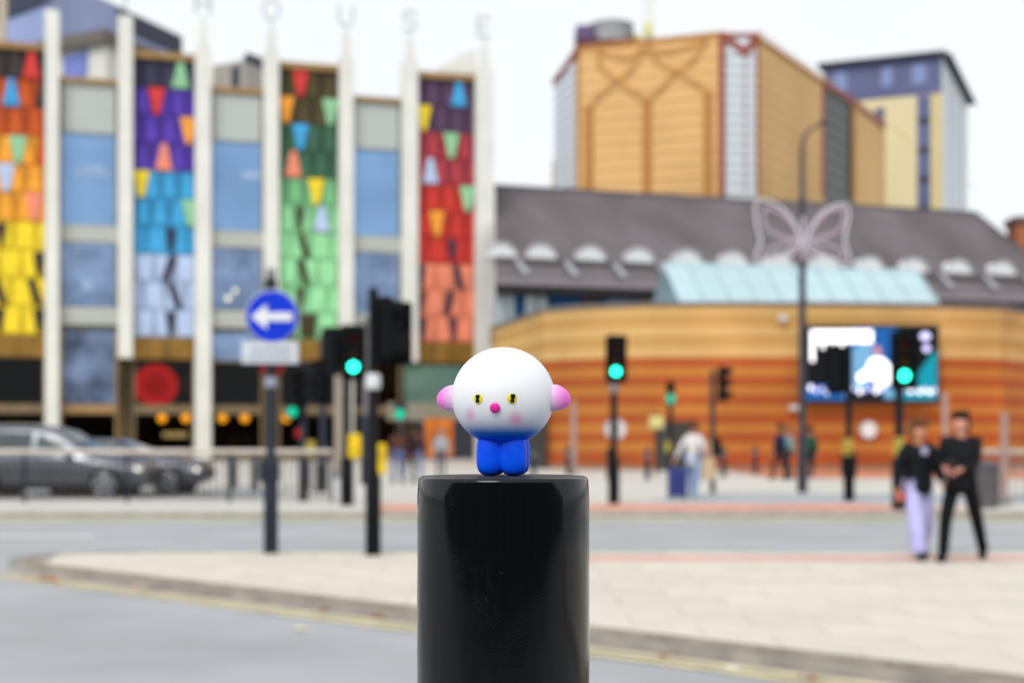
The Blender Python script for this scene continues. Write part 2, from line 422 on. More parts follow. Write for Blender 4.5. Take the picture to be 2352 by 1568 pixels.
def tile_prism(poly):
    n = len(poly); cx = sum(p[0] for p in poly)/n; cz = sum(p[1] for p in poly)/n
    q = MB(); out = [(x, 0, z) for x, z in poly]; ins = [(cx+(x-cx)*.8, -.09, cz+(z-cz)*.86) for x, z in poly]
    q.add(out+ins, [tuple(range(n, 2*n))]+[(i, (i+1) % n, n+(i+1) % n, n+i) for i in range(n)])
    return q
def theatre_bay(ul, ur, key):
    spec = BAYS[key]; bw = ur-ul
    MB().box(ul, ur, .12, .3, LZ+1.2, MT).build('tile_backing', mat('tile_backing_%d' % key, raw=tuple(c*.6 for c in lin(spec['dark'])), var=.1), theatre)
    MB().box(ul, ur, -.2, .12, MT-.38, MT).build('coping', m_cop, theatre, bevel=.02)
    MB().box(ul, ur, -.05, .3, LZ, LZ+1.2).build('fascia', m_brz, theatre)
    q = MB()
    for k in range(1, 4): q.box(ul+bw*k/4-.02, ul+bw*k/4+.02, -.09, -.052, LZ+.05, LZ+1.15)
    q.build('fascia_rib', m_frame, theatre)
    zt, zb = MT-.42, LZ+1.22; rh = (zt-zb)/10
    for r in range(6, 10): MB().box(ul+.06, ur-.06, .085, .119, zt-(r+1)*rh+.01, zt-r*rh-.01).build('tile_backing', mat('tile_backing_%d_%d' % (key, r), raw=tuple(c*.55 for c in lin(spec['rows'][r]))), theatre)
    B_, T_ = .98, .42; pitch = 1.0; P0 = pitch
    AB, AT = 1.0, .34
    for r in range(10):
        z1 = zt-r*rh; z0 = z1-rh+.03
        x0 = -pitch*.5 if r % 2 else -pitch*1.0
        low = r >= 6; pitch = 1.16 if low else P0
        j = 0; c = x0
        while c < bw+pitch:
            up = (j % 2 == 0)
            ctr = c
            hb, ht = (B_/2, T_/2) if up else (.03, (pitch-T_)/2)
            if low and not up: j += 1; c += pitch/2; continue
            if low: hb, ht = (.57, .47) if r % 2 == 0 else (.47, .57)
            poly = [(ctr-hb+.012, z0), (ctr+hb-.012, z0), (ctr+ht-.012, z1), (ctr-ht+.012, z1)]
            poly2 = clip(clip(poly, (1, 0), .02), (-1, 0), -(bw-.02))
            col = spec['rows'][r]; k = 0 if up else 1
            if 'edge' in spec and r in spec['edge'] and ctr > bw*.86: col = spec['edge'][r]
            if low: k = 2
            if spec.get('low') and r == 9 and ctr < bw*.62: col = OL; k = 1
            j += 1; c += pitch/2
            if len(poly2) < 3: continue
            cc = (sum(p[0] for p in poly2)/len(poly2))
            o = tile_prism([(x+ul, z) for x, z in poly2]).build('tile', tmat(col, k), theatre)
            o.location.y = .12
        for (rr, fr), col in spec['acc'].items():
            if rr != r: continue
            up = (key, rr) in {(0, 0), (0, 1), (2, 0), (2, 3), (4, 3), (4, 5), (6, 0), (6, 3)}
            ctr = fr*bw; hb, ht = (AB/2, AT/2) if up else (AT/2, AB/2)
            poly = [(ctr-hb, z0), (ctr+hb, z0), (ctr+ht, z1), (ctr-ht, z1)]
            poly = clip(clip(poly, (1, 0), .0), (-1, 0), -bw)
            o = tile_prism([(x+ul, z) for x, z in poly]).build('tile', tmat(col, 2), theatre, label='bright accent tile'); o.location.y = .0
        for (rr, fr, sk) in spec['par']:
            if rr != r: continue
            ctr = fr*bw; h = .22; sk *= .75
            if sk == 0: poly = [(ctr-.1, z0+.1), (ctr+.1, z0+.1), (ctr+.3, z1-.1), (ctr-.3, z1-.1)]
            else: poly = [(ctr-h+sk, z0+.05), (ctr+h+sk, z0+.05), (ctr+h-sk, z1-.05), (ctr-h-sk, z1-.05)]
            poly = clip(clip(poly, (1, 0), .0), (-1, 0), -bw)
            if len(poly) > 2:
                o = tile_prism([(x+ul, z) for x, z in poly]).build('tile', tmat(spec['dark'], 1), theatre, label='dark slanted tile'); o.location.y = .0
def glass_bay(ul, ur):
    bw = ur-ul
    MB().box(ul, ur, -.15, .12, GT-.3, GT).build('coping', m_cop, theatre, bevel=.02)
    MB().box(ul+.12, ur-.12, .1, .3, 18.45, GT-.3).build('panel', m_pan, theatre)
    zs = [(13.28, 18.4), (8.7, 12.35)]
    for z0, z1 in zs:
        fr = MB()
        fr.box(ul, ul+.1, .02, .3, z0, z1).box(ur-.1, ur, .02, .3, z0, z1)
        f = fr.build('window_frame', m_frame, theatre)
        MB().box(ul+.1, ur-.1, .15, .2, z0+.04, z1-.04).build('pane', m_bg if z0 > 10 else m_bg2, f)
    MB().box(ul, ur, .04, .3, 12.35, 13.28).build('spandrel', m_spn, theatre)
    MB().box(ul, ur, .04, .3, 7.7, 8.7).build('spandrel', m_spn, theatre)
def shop_bay(ul, ur, top, kind):
    fr = MB(); fr.box(ul, ul+.12, .2, .45, .12, top).box(ur-.12, ur, .2, .45, .12, top).box(ul+.12, ur-.12, .18, .45, 2.75, 3.25)
    fr.box(ul+.12, ur-.12, .2, .45, .12, .62)
    f = fr.build('shopfront_frame', m_frame if kind != 'b' else m_cop, theatre)
    MB().box(ul+.12, ur-.12, .3, .33, .62, 2.75).build('pane', m_cg, f)
    if kind == 'c':
        MB().box(ul+.12, ur-.12, .3, .33, LZ, top).build('pane', m_bg2, f); MB().box(ul+.12, ur-.12, .24, .4, LZ-.12, LZ-.003).build('transom', m_frame, f); MB().box(ul+.12, ur-.12, .3, .33, 3.25, LZ-.123).build('pane', m_cg, f)
    else: MB().box(ul+.12, ur-.12, .3, .33, 3.25, top).build('pane', m_bg3 if kind == 'b' else m_cg, f)
for i in range(len(fu)-1):
    ul, ur = fu[i][1], fu[i+1][0]; k = i-1       # k = bay number, 0 is the orange one at the photo's left edge
    if k in BAYS: theatre_bay(ul, ur, k); shop_bay(ul, ur, LZ, 'a')
    elif k < 0: glass_bay(ul, ur); shop_bay(ul, ur, 7.4, 'b')
    else: glass_bay(ul, ur); shop_bay(ul, ur, 7.4, 'b' if k == 1 else 'c' if k == 3 else 'a')
# blue clerestory of bay 3, teal entrance canopy in bays 5-6
u0, z0 = TH.uz(930, 925); u1, z1 = TH.uz(1092, 840)
MB().box(u0, u1, .05, .17, z0, z1).build('entrance_glazing', mat('teal_glass', raw=(.16, .32, .29), rough=.15, metal=.4, var=.25, scale=.7), theatre)
u0, z0 = TH.uz(890, 965); u1, z1 = TH.uz(1092, 926)
MB().box(u0, u1, -.02, .17, z0, z1).build('entrance_band', mat('stone_band', raw=(.30, .285, .22), var=.1), theatre)
u0, z0 = TH.uz(958, 1062); u1, z1 = TH.uz(1092, 966)
MB().box(u0, u1, -.02, .17, .02, z1).build('dark_wall', mat('slate_blue_wall', raw=(.045, .05, .07), var=.2), theatre)
u0, z0 = TH.uz(975, 1048); u1, z1 = TH.uz(1040, 961)
po = TH.root('wall_poster', label='orange poster on the dark wall beside the theatre entrance', cat='poster')
MB().box(u0, u1, -.1, -.03, z0, z1).build('poster_panel', mat('poster_orange', raw=(.75, .22, .04), var=.25, scale=1.5), po)
q = MB(); mu = (u0+u1)/2
for a_, b_ in (((-.45, .5), (-.1, 1.7)), ((-.1, 1.7), (.3, .5)), ((-.35, 1.0), (.2, 1.0)), ((.5, .4), (.5, 1.8))):
    q.prism([(mu+a_[0]-.05, z0+a_[1]), (mu+a_[0]+.05, z0+a_[1]), (mu+b_[0]+.05, z0+b_[1]), (mu+b_[0]-.05, z0+b_[1])], -.104, -.1001)
q.build('poster_print', mat('poster_ink', raw=(.25, .07, .03)), po)
# red disc hung in the window; glow put into its colour to brighten it
u0, z0 = TH.uz(358, 885, 1.0)
rd = TH.root('round_sign', label='red round disc sign hanging inside the theatre ground floor window', cat='sign')
q = MB(); q.lathe([(1.2, 0), (1.22, .06), (1.18, .1)], 40, (u0, 1.0, z0), 'y'); q.build('rim', mat('red_rim', raw=(.42, .03, .025), var=.1, emit=(200, 14, 12), es=1.7), rd)
q = MB(); q.lathe([(.72, .1), (.7, .13)], 36, (u0, 1.0, z0), 'y'); q.build('centre', mat('red_centre', raw=(.5, .0, .0), emit=(175, 4, 4), es=1.4), rd)
# pendant lamps inside
amb = mat('lamp_glow', raw=(.9, .5, .1), emit=(255, 165, 40), es=3.2, var=0)
nth = ['leftmost, below the red disc', 'below the right half of the red disc', 'just right of the tall white fin', 'midway between fin and blue sign pole', 'just right of the blue arrow sign pole']
for n, x in zip(nth, (372, 427, 511, 562, 657)):
    u0, z0 = TH.uz(x, 960, 2.2)
    p = TH.W(u0, 2.2, 0)
    lp = empty('pendant_lamp', (p.x, p.y, z0), 0, 'amber pendant lamp in the theatre window, %s' % n, 'lamp', 'amber pendant lamps in the theatre window')
    MB().lathe([(.06, .26), (.2, .17), (.29, 0), (.2, -.17), (.06, -.25)], 14).build('globe', amb, lp, smooth=True)
    MB().tube([(0, 0, .2), (0, 0, 1.6)], .012, 5).build('cord', m_dark, lp)
u0, z0 = TH.uz(374, 1004, 3); u1, z1 = TH.uz(430, 992, 3)
MB().box(u0, u1, 3, 3.1, z0, z1).build('lit_counter_light', mat('warm_panel', raw=(.6, .5, .3), emit=(230, 200, 140), es=1.0), theatre)
u0, z0 = TH.uz(488, 1048, 0); u1, z1 = TH.uz(770, 1030, 0)
MB().box(u0, u1, .46, .6, z0+.05, z1).build('bar_counter', mat('brass_counter', raw=(.42, .32, .10), var=.4, scale=.8), theatre)
u0, z0 = TH.uz(505, 690, 3); 
for (x, y, r_) in ((525, 682, .22), (540, 665, .2), (550, 648, .16)):
    pass
# big fuzzy office ceiling lights seen behind the glass: glowing bars just in front of the blue panes
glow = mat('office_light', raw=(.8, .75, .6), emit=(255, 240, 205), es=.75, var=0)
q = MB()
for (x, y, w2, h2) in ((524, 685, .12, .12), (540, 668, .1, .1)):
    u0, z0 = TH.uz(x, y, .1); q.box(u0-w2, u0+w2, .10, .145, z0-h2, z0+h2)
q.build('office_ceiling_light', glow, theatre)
pale = mat('painted_reflection_blind', raw=(.36, .46, .66), rough=.4, var=.25, scale=1)  # blind strips and painted pale reflections laid over the blue panes
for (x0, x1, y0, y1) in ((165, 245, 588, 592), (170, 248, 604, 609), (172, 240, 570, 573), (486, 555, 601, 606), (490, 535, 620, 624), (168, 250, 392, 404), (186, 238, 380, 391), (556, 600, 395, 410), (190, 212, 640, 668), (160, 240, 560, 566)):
    a_, z1 = TH.uz(x0, y0, .1); c_, z0 = TH.uz(x1, y1, .1); MB().box(a_, c_, .12, .149, z0, z1).build('blind_reflection_patch', pale, theatre)
# bronze infill below the short fins, dark slot over the shopfronts
for i in (1, 3, 5, 7):
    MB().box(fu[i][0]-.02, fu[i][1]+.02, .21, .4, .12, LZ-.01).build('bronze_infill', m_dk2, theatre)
# coloured boxes added behind the shop glass in place of its reflections
for x0, x1, y0, y1, m_, nm in ((20, 70, 850, 930, mat('inside_green', raw=(.02, .06, .035)), 'green_reflection_box'), (306, 322, 830, 1050, mat('inside_green2', raw=(.03, .07, .04)), 'green_reflection_strip'), (150, 265, 900, 940, mat('inside_olive', raw=(.13, .10, .045), var=.4), 'olive_reflection_box'), (520, 600, 880, 925, mat('inside_navy', raw=(.02, .04, .10), var=.5), 'navy_reflection_box'), (415, 440, 860, 900, mat('inside_grey', raw=(.12, .13, .15)), 'grey_reflection_box'), (650, 760, 900, 950, MATS['inside_navy'], 'navy_reflection_box'), (10, 100, 955, 1000, MATS['inside_olive'], 'olive_reflection_box')):
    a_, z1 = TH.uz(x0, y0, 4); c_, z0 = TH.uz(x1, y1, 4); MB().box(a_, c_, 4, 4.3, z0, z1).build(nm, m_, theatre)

# ------------------------------------------------------------------ apartment block behind the theatre
m_bclad = mat('blue_cladding', raw=(.30, .36, .62), rough=.4, var=.18, scale=.25, stretch=(1, 1, .15))
m_rdark = mat('dark_roof_edge', raw=(.05, .055, .085), var=.2)
m_cream = mat('cream_render', raw=(.66, .65, .60), var=.05, scale=.2)
ap = empty('apartment_tower', (0, 0, 0), 0, 'blue clad apartment tower with dark sloping roof behind the left of the theatre', 'building')
D = 125
def poly3(name, pts, mats, parent, thick=None, label=None):
    q = MB(); n = len(pts); pts = [Vector(p) for p in pts]
    if thick is None: q.add(pts, [tuple(range(n))])
    else:
        t = Vector(thick); q.add(pts+[p+t for p in pts], [tuple(range(n)), tuple(reversed(range(n, 2*n)))]+[((i+1) % n, i, n+i, n+(i+1) % n) for i in range(n)])
    return q.build(name, mats, parent, label)
# right-hand face recedes to the right; front face to the left
c0 = at(120, -55, 118); c1 = at(415, 88, 150)
poly3('wall', [(c0.x, c0.y, 0), (c1.x, c1.y, 0), (c1.x, c1.y, c1.z), c0], m_bclad, ap, (-9, 8, 0))
d0 = Vector((c0.x-.2, c0.y-.2, c0.z)); d1 = Vector((c1.x+.2, c1.y-.2, c1.z))
poly3('roof_edge', [d0-Vector((0, 0, 2.1)), d1-Vector((0, 0, 1.9)), d1+Vector((0, 0, .1)), d0+Vector((0, 0, .1))], m_rdark, ap, (-9.4, 8.4, 0))
l0 = at(-60, -30, 130)
poly3('wall', [(l0.x, l0.y, 0), (c0.x-.3, c0.y+.3, 0), (c0.x-.3, c0.y+.3, c0.z-.5), (l0.x, l0.y, l0.z+2)], m_bclad, ap, (1, 9, 0))
p = at(4, 50, 112)
MB().box(p.x-.3, p.x+.3, p.y, p.y+.5, 0, p.z+8).build('corner_post', mat('buff_post', raw=(.5, .42, .33)), ap)
ap2 = empty('apartment_block', (0, 0, 0), 0, 'cream rendered block with dark eaves between the first two white fins', 'building')
e = at(243, 78, 104); el = at(100, 105, 110); er = at(330, 125, 118)
poly3('wall', [(el.x, el.y, 0), (e.x, e.y, 0), e-Vector((0, 0, .6)), (el.x, el.y, el.z-.6)], m_cream, ap2, (4, 9, 0))
poly3('wall', [(e.x+.01, e.y, 0), (er.x, er.y, 0), (er.x, er.y, er.z-.6), e+Vector((.01, 0, -.6))], m_cream, ap2, (-2, 3, 0))
m_eav = mat('brown_eaves', raw=(.15, .13, .11), var=.1)
poly3('roof', [el+Vector((-.3, -.8, -.8)), e+Vector((.2, -1, -.8)), e+Vector((.2, -1, .1)), el+Vector((-.3, -.8, .1))], m_eav, ap2, (4, 10, 0))
poly3('roof', [e+Vector((.21, -1, -.8)), er+Vector((.8, -.5, -.8)), er+Vector((.8, -.5, .1)), e+Vector((.21, -1, .1))], m_eav, ap2, (-1.6, 2.8, 0))
wv = Vector((e.x-el.x, e.y-el.y, 0))
a_ = at(150, 150, 106.6)
fw = Face((el.x, el.y), (e.x, e.y)); u0, z1 = fw.uz(146, 132); u1, z0 = fw.uz(203, 172)
w_ = fw.root('x'); bpy.data.objects.remove(w_)
P_ = lambda u, o, z: fw.W(u, o, z)
poly3('window', [P_(u0, -.05, z0), P_(u1, -.05, z0), P_(u1, -.05, z1), P_(u0, -.05, z1)], mat('violet_glass', raw=(.16, .2, .52), rough=.2, metal=.4, var=.3, scale=.4), ap2, fw.w*.12)
ap3 = empty('rooftop_block', (0, 0, 0), 0, 'small cream rooftop block with blue corner seen between the third and fourth fins', 'building')
a_ = at(488, 152, 112); b_ = at(562, 138, 106); c_ = at(606, 155, 112)
poly3('wall', [(a_.x, a_.y, 0), (b_.x, b_.y, 0), b_, a_], mat('taupe_render', raw=(.42, .38, .34)), ap3, (1, 4, 0))
poly3('wall', [(b_.x+.01, b_.y, 0), (c_.x, c_.y, 0), c_, (b_.x+.01, b_.y, b_.z)], m_bclad, ap3, (-1, 3, 0))
ff = Face((a_.x, a_.y), (b_.x, b_.y)); u0, z1 = ff.uz(533, 158); u1, z0 = ff.uz(551, 200)
poly3('window', [ff.W(u0, -.05, z0), ff.W(u1, -.05, z0), ff.W(u1, -.05, z1), ff.W(u0, -.05, z1)], m_rdark, ap3, ff.w*.1)
poly3('roof_edge', [b_+Vector((.2, -.3, -.1)), c_+Vector((.3, -.3, -.1)), c_+Vector((.3, -.3, .5)), b_+Vector((.2, -.3, .5))], m_rdark, ap3, (-1, 3, 0))
# ------------------------------------------------------------------ striped stone entrance building (right)
m_redb = [mat('band_red_%d' % k, raw=c, rough=.8, var=.2, scale=.3) for k, c in enumerate(((.43, .095, .024), (.53, .205, .042)))]
m_bufb = [mat('band_buff_%d' % k, raw=c, rough=.8, var=.14, scale=.3) for k, c in enumerate(((.64, .40, .155), (.55, .31, .10)))]
sb = empty('striped_building', (0, 0, 0), 0, 'low curved building banded in red and buff stone with a large screen on it', 'building')
def pt(x, d): return Vector(((x-1176)/F*d, d))
SP = [pt(1131, 82), pt(1134, 69.5), pt(1190, 64.8), pt(1250, 60), pt(1330, 58.6), pt(1490, 57.2), pt(1700, 57), pt(1950, 57.2), pt(2180, 57.8), pt(2300, 58.6), pt(2360, 61), pt(2440, 67), pt(2520, 78)]
def offs(path, o):
    out = []
    for i, p in enumerate(path):
        a = path[max(0, i-1)]; b = path[min(len(path)-1, i+1)]; t = (b-a).normalized(); out.append(p+Vector((t.y, -t.x))*o)
    return out
def wall_band(name, path, o, th, z0, z1, m, parent, label=None):
    A = offs(path, o); B = offs(path, o-th); q = MB(); n = len(path); vs = []
    for a, b in zip(A, B): vs += [(a.x, a.y, z0), (a.x, a.y, z1), (b.x, b.y, z1), (b.x, b.y, z0)]
    fs = []
    for i in range(n-1):
        k = i*4
        for j in range(4): fs.append((k+j, k+4+j, k+4+(j+1) % 4, k+(j+1) % 4))
    fs += [(0, 1, 2, 3), (n*4-4, n*4-1, n*4-2, n*4-3)]
    q.add(vs, fs); return q.build(name, m, parent, label)
h = (4.64-KERB)/12; z = KERB
for k in range(12):
    rd_ = (k % 2 == 1) or k == 0
    wall_band('stone_band', SP, .03 if k % 2 else .0, .5, z+.008, z+h-.008, m_redb[0 if k % 2 or k == 0 else 1], sb, 'red stone band' if k % 2 else 'orange stone band'); z += h
h2 = (6.72-4.64)/5
for k in range(5):
    wall_band('stone_band', SP, .03 if k % 2 == 0 else 0, .5, z+.008, z+h2-.008, m_bufb[k % 2], sb, 'buff stone band'); z += h2
wall_band('coping', SP, .14, .8, 6.72, 6.86, mat('lead_coping', raw=(.19, .17, .16), rough=.5), sb)
wall_band('wall_core', SP, -.1, .35, 0.05, 6.7, mat('mortar_core', raw=(.25, .12, .05)), sb)
wall_band('plinth', SP, .12, .2, KERB, .3, mat('plinth_stone', raw=(.30, .17, .11)), sb)
q = MB(); back = [(p.x, p.y+.6) for p in SP]; q.plan(back+[(SP[-1].x, 92), (SP[0].x, 92)], 6.3, 6.6); q.build('roof', mat('flat_roof_grey', raw=(.3, .3, .3)), sb)
# dark doorway left and the dark panel behind the small signal
def on_wall(x): # face between successive path points
    for i in range(len(SP)-1):
        xa = SP[i].x/SP[i].y*F+1176; xb = SP[i+1].x/SP[i+1].y*F+1176
        if xa <= x <= xb: return Face(SP[i], SP[i+1])
def wall_panel(name, x0, x1, y0, y1, m, parent, o=.06, th=.1):
    f = on_wall((x0+x1)/2); u0, z1 = f.uz(x0, y0, -o); u1, z0 = f.uz(x1, y1, -o); z0 = max(z0, KERB+.01)
    pts = [f.W(u0, -o-th, z0), f.W(u1, -o-th, z0), f.W(u1, -o-th, z1), f.W(u0, -o-th, z1)]
    return poly3(name, pts, m, parent, f.w*th)
m_blk = mat('dark_door', raw=(.035, .035, .04), rough=.4, var=.2)
fr = wall_panel('door_frame', 1206, 1254, 922, 1088, mat('door_frame_grey', raw=(.09, .09, .08)), sb, .05, .06)
d_ = wall_panel('door', 1211, 1249, 928, 1088, m_blk, sb, .12, .05)
pn = wall_panel('service_door', 1510, 1602, 968, 1088, mat('service_door_grey', raw=(.045, .045, .04), var=.2), sb, .06, .08)
wall_panel('door_panel', 1516, 1553, 974, 1086, mat('service_door_leaf', raw=(.06, .06, .052)), pn, .15, .03)
wall_panel('door_panel', 1559, 1596, 974, 1086, MATS['service_door_leaf'], pn, .15, .03)
# wall sign
f = on_wall(1995); u, zc = f.uz(1995, 987, -.15)
p = f.W(u, -.15, 0); rs = empty('round_wall_sign', (p.x, p.y, zc), f.rz, 'round white sign on the striped wall between two signal poles under the screen', 'sign')
m_wsign = mat('white_sign', raw=(.78, .8, .82), rough=.4, var=.03)
MB().lathe([(.33, 0), (.34, .03), (.33, .05)], 28, axis='y').build('disc', m_wsign, rs); MB().lathe([(.36, -.02), (.36, .02)], 28, axis='y').build('rim', mat('sign_back_grey', raw=(.3, .31, .33), metal=.4), rs)
MB().cyl((0, .02, 0), .03, -.16, 8, 'y').build('bracket', MATS['sign_back_grey'], rs)
# cameras on the wall
for x, y, lab in ((1800, 731, 'white security camera on the striped wall above left of the screen'), (1826, 936, 'small white box lamp on the striped wall below left of the screen')):
    f = on_wall(x); u, zc = f.uz(x, y, -.3); p = f.W(u, -.3, 0)
    cm = empty('security_camera' if y < 800 else 'wall_lamp', (p.x, p.y, zc), f.rz, lab, 'camera' if y < 800 else 'lamp')
    MB().rbox(-.24, .16, -.1, .1, -.09, .09, .03).build('housing', mat('camera_white', raw=(.6, .62, .65), rough=.4), cm)
    MB().tube([(0, .1, 0), (0, .3, -.05)], .03, 6).build('bracket', MATS['sign_back_grey'], cm)
    MB().cyl((.17, 0, 0), .05, .03, 10, 'x').build('lens', m_blk, cm)

# ------------------------------------------------------------------ big screen
f = Face(pt(1700, 57), pt(2300, 57.3))
u0, z1 = f.uz(1849, 751, -.5); u1, z0 = f.uz(2152, 920, -.5)
scr = f.root('video_screen', label='large lit video screen mounted on the striped building wall', cat='screen')
MB().box(u0-.1, u1+.1, -.5, -.2, z0-.1, z1+.1).build('casing', mat('screen_casing', raw=(.03, .03, .035), rough=.4), scr)
q = MB()
for uu in (u0+1, u1-1): q.box(uu-.1, uu+.1, -.2, 0.02, z0+.3, z1-.3)
q.build('mounting_rail', MATS['screen_casing'], scr)
EM = {}
def em(name, c, s):
    if name not in EM: EM[name] = mat('screen_'+name, raw=tuple(x*.02 for x in lin(c)), emit=c, es=s, var=0, rough=.3)
    return EM[name]
K, Wt, Bu, Lb, Li, Tl, Sk = em('black', (8, 12, 18), .5), em('white', (255, 250, 255), 2.2), em('blue', (20, 95, 170), .9), em('light_blue', (120, 175, 215), .9), em('lilac', (205, 200, 245), 1.7), em('teal', (0, 150, 170), .9), em('skin', (220, 150, 160), .9)
sm = [K, Wt, Bu, Lb, Li, Tl, Sk]; q = MB(); layer = [0]
def spx(x, y): u, z = f.uz(x, y, -.5); return min(max(u, u0), u1), min(max(z, z0), z1)
def patch(pts, mi):
    layer[0] += 1; q.cur = mi; o = -.502-.0006*layer[0]
    q.add([(spx(*p)[0], o, spx(*p)[1]) for p in pts], [tuple(range(len(pts)))])
def ell(cx, cy, rx, ry, mi, n=14): patch([(cx+rx*math.cos(2*math.pi*k/n), cy+ry*math.sin(2*math.pi*k/n)) for k in range(n)], mi)
def rc(x0, x1, y0, y1, mi): patch([(x0, y0), (x1, y0), (x1, y1), (x0, y1)], mi)
rc(1849, 2152, 751, 920, 0)
rc(1955, 2062, 753, 900, 2); patch([(1958, 800), (2000, 780), (2010, 860), (1975, 900), (1950, 880)], 3); rc(1850, 1945, 884, 918, 2)
patch([(2120, 840), (2152, 800), (2152, 918), (2060, 918), (2090, 885)], 5); rc(2030, 2060, 880, 915, 3)
# white headline strokes
for (a, b_, c, d) in ((1862, 2004, 758, 766), (1862, 2004, 778, 786), (1862, 1870, 758, 830), (1886, 1894, 758, 800), (1910, 1918, 758, 790), (1930, 1938, 758, 830), (1952, 1960, 758, 788), (1976, 1984, 758, 788), (1996, 2004, 758, 788)): rc(a, b_, c, d, 1)
# presenter
ell(2015, 806, 9, 12, 6); patch([(1998, 826), (2010, 820), (2028, 822), (2044, 838), (2046, 880), (2020, 886), (2002, 868), (1972, 878), (1968, 862), (1990, 846)], 1); ell(2022, 885, 12, 14, 4)
rc(1925, 1932, 800, 880, 3)
for x, y, a, b_ in ((2075, 775, 11, 14), (2080, 800, 7, 9), (2125, 772, 12, 9), (2128, 800, 8, 8)): ell(x, y, a, b_, 4)
for k in range(13): ell(1862+k*12.5, 890+(k*7 % 11), 4.2, 7-(k % 3), 4 if k % 3 else 1, 8)
for k in range(9): ell(2058+k*11, 892+(k*5 % 9), 4.5, 7-(k % 2), 1 if k % 2 else 4, 8)
q.build('display', sm, scr)

# ------------------------------------------------------------------ hipped glass roof light above the striped building
gr = empty('glass_roof', (0, 0, 0), 0, 'pale cyan hipped glass roof standing on the striped building', 'glass roof')
m_gl = mat('pale_cyan_glass', raw=(.46, .61, .65), rough=.15, metal=.2, var=.06, scale=.25)
m_gl2 = mat('pale_cyan_glass_side', raw=(.40, .58, .66), rough=.15, metal=.25, var=.1, scale=.4)
m_bar = mat('glazing_bar', raw=(.56, .70, .73), rough=.4, metal=.2)
a = at(1562, 694, 59.5); b = at(2156, 698, 60.2); c = at(2108, 625, 63); d = at(1524, 606, 62.5); e_ = at(1500, 692, 66)
def lerp(p, q_, t): return p+(q_-p)*t
N = 10
for i in range(N):
    t0, t1 = i/N+.004, (i+1)/N-.004
    for (r0, r1) in ((0, .49), (.51, 1)):
        p00 = lerp(lerp(a, b, t0), lerp(d, c, t0), r0); p10 = lerp(lerp(a, b, t1), lerp(d, c, t1), r0)
        p11 = lerp(lerp(a, b, t1), lerp(d, c, t1), r1); p01 = lerp(lerp(a, b, t0), lerp(d, c, t0), r1)
        poly3('pane', [p00, p10, p11, p01], m_gl, gr, (0, .04, -.02))
q = MB()
for i in range(N+1): q.tube([lerp(a, b, i/N)+Vector((0, -.03, .03)), lerp(d, c, i/N)+Vector((0, -.03, .03))], .035, 6)
q.tube([a, b], .08, 6); q.tube([d, c], .09, 6); q.tube([lerp(a, d, .5), lerp(b, c, .5)], .03, 6)
q.build('glazing_bar', m_bar, gr)
for k in range(3):
    t0, t1 = k/3+.01, (k+1)/3-.01
    poly3('pane', [lerp(e_, a, t0), lerp(e_, a, t1), lerp(lerp(e_, a, t1), d, .97), lerp(lerp(e_, a, t0), d, .97)], m_gl2, gr, (.03, .03, 0))
bb = at(2120, 690, 68)
poly3('pane', [b+Vector((.05, 0, 0)), Vector((b.x+.4, 68, b.z)), c+Vector((.05, 1, 0)), c+Vector((.05, 0, 0))], m_gl2, gr, (-.03, .03, 0))
MB().box(e_.x, b.x+.3, 61, 67.5, 6.55, a.z-.02).build('upstand', mat('upstand_grey', raw=(.45, .5, .5)), gr)

# ------------------------------------------------------------------ hall with the long slate roof
HF = Face.px(1080, 79.5, 2352, 90.7)
hall = HF.root('slate_roof_hall', label='long hall with purple grey slate roof and a row of white eyebrow dormers', cat='building')
m_slate = mat('slate', raw=(.135, .115, .122), rough=.75, var=.22, scale=.35, stretch=(1, .5, .5), bump=.2, bscale=12)
m_slate2 = mat('slate_lower', raw=(.15, .128, .136), rough=.7, var=.15, scale=.5)
m_lil = mat('lilac_gutter', raw=(.27, .235, .26), rough=.5, var=.06)
UL = lambda w_: HF.hit(1136, w_)[0]
EZ, EW = 10.1, 0.; RZ, RW = 17.2, 9.3; MZ, MW = 11.75, 1.6
umin, umax = HF.hit(1136)[0], HF.hit(2352)[0]+5.5
ur = HF.hit(2240, RW)[0]
q = MB()
q.add([(UL(MW), MW, MZ), (umax-1.6, MW, MZ), (ur, RW, RZ), (UL(RW), RW, RZ)], [(0, 1, 2, 3)])
q.add([(umax-1.6, MW, MZ), (umax-1.6, 19, MZ), (ur, RW, RZ)], [(0, 1, 2)])
q.add([(UL(19), 19, MZ), (umax-1.6, 19, MZ), (ur, RW, RZ), (UL(RW), RW, RZ)], [(0, 1, 2, 3)])
q.build('roof', m_slate, hall)
MB().tube([(UL(RW), RW, RZ), (ur, RW, RZ), (umax-1.6, MW, MZ)], .14, 6).build('ridge_tiles', mat('ridge_dark', raw=(.10, .09, .11)), hall)
q = MB(); q.add([(umin, EW, EZ), (umax, EW, EZ), (umax-1.4, MW-.15, MZ-.25), (UL(MW), MW-.15, MZ-.25)], [(0, 1, 2, 3)])
q.add([(umax, EW, EZ), (umax, 20, EZ), (umax-1.4, 18, MZ-.25), (umax-1.4, MW-.15, MZ-.25)], [(0, 1, 2, 3)])
q.build('lower_roof', m_slate2, hall)
MB().box(UL(MW), umax-1.5, MW-.35, MW+.3, MZ-.28, MZ-.02).build('upper_gutter', mat('gutter_brown', raw=(.13, .105, .11)), hall)
MB().box(umin, umax+.1, EW-.25, EW+.1, EZ-.12, EZ+.22).build('gutter', m_lil, hall, bevel=.04)
MB().plan([(umin, EW-.1), (umax, EW-.1), (umax, 20), (UL(20), 20)], EZ-.5, EZ-.13).build('soffit', mat('soffit_dark', raw=(.035, .03, .03)), hall)
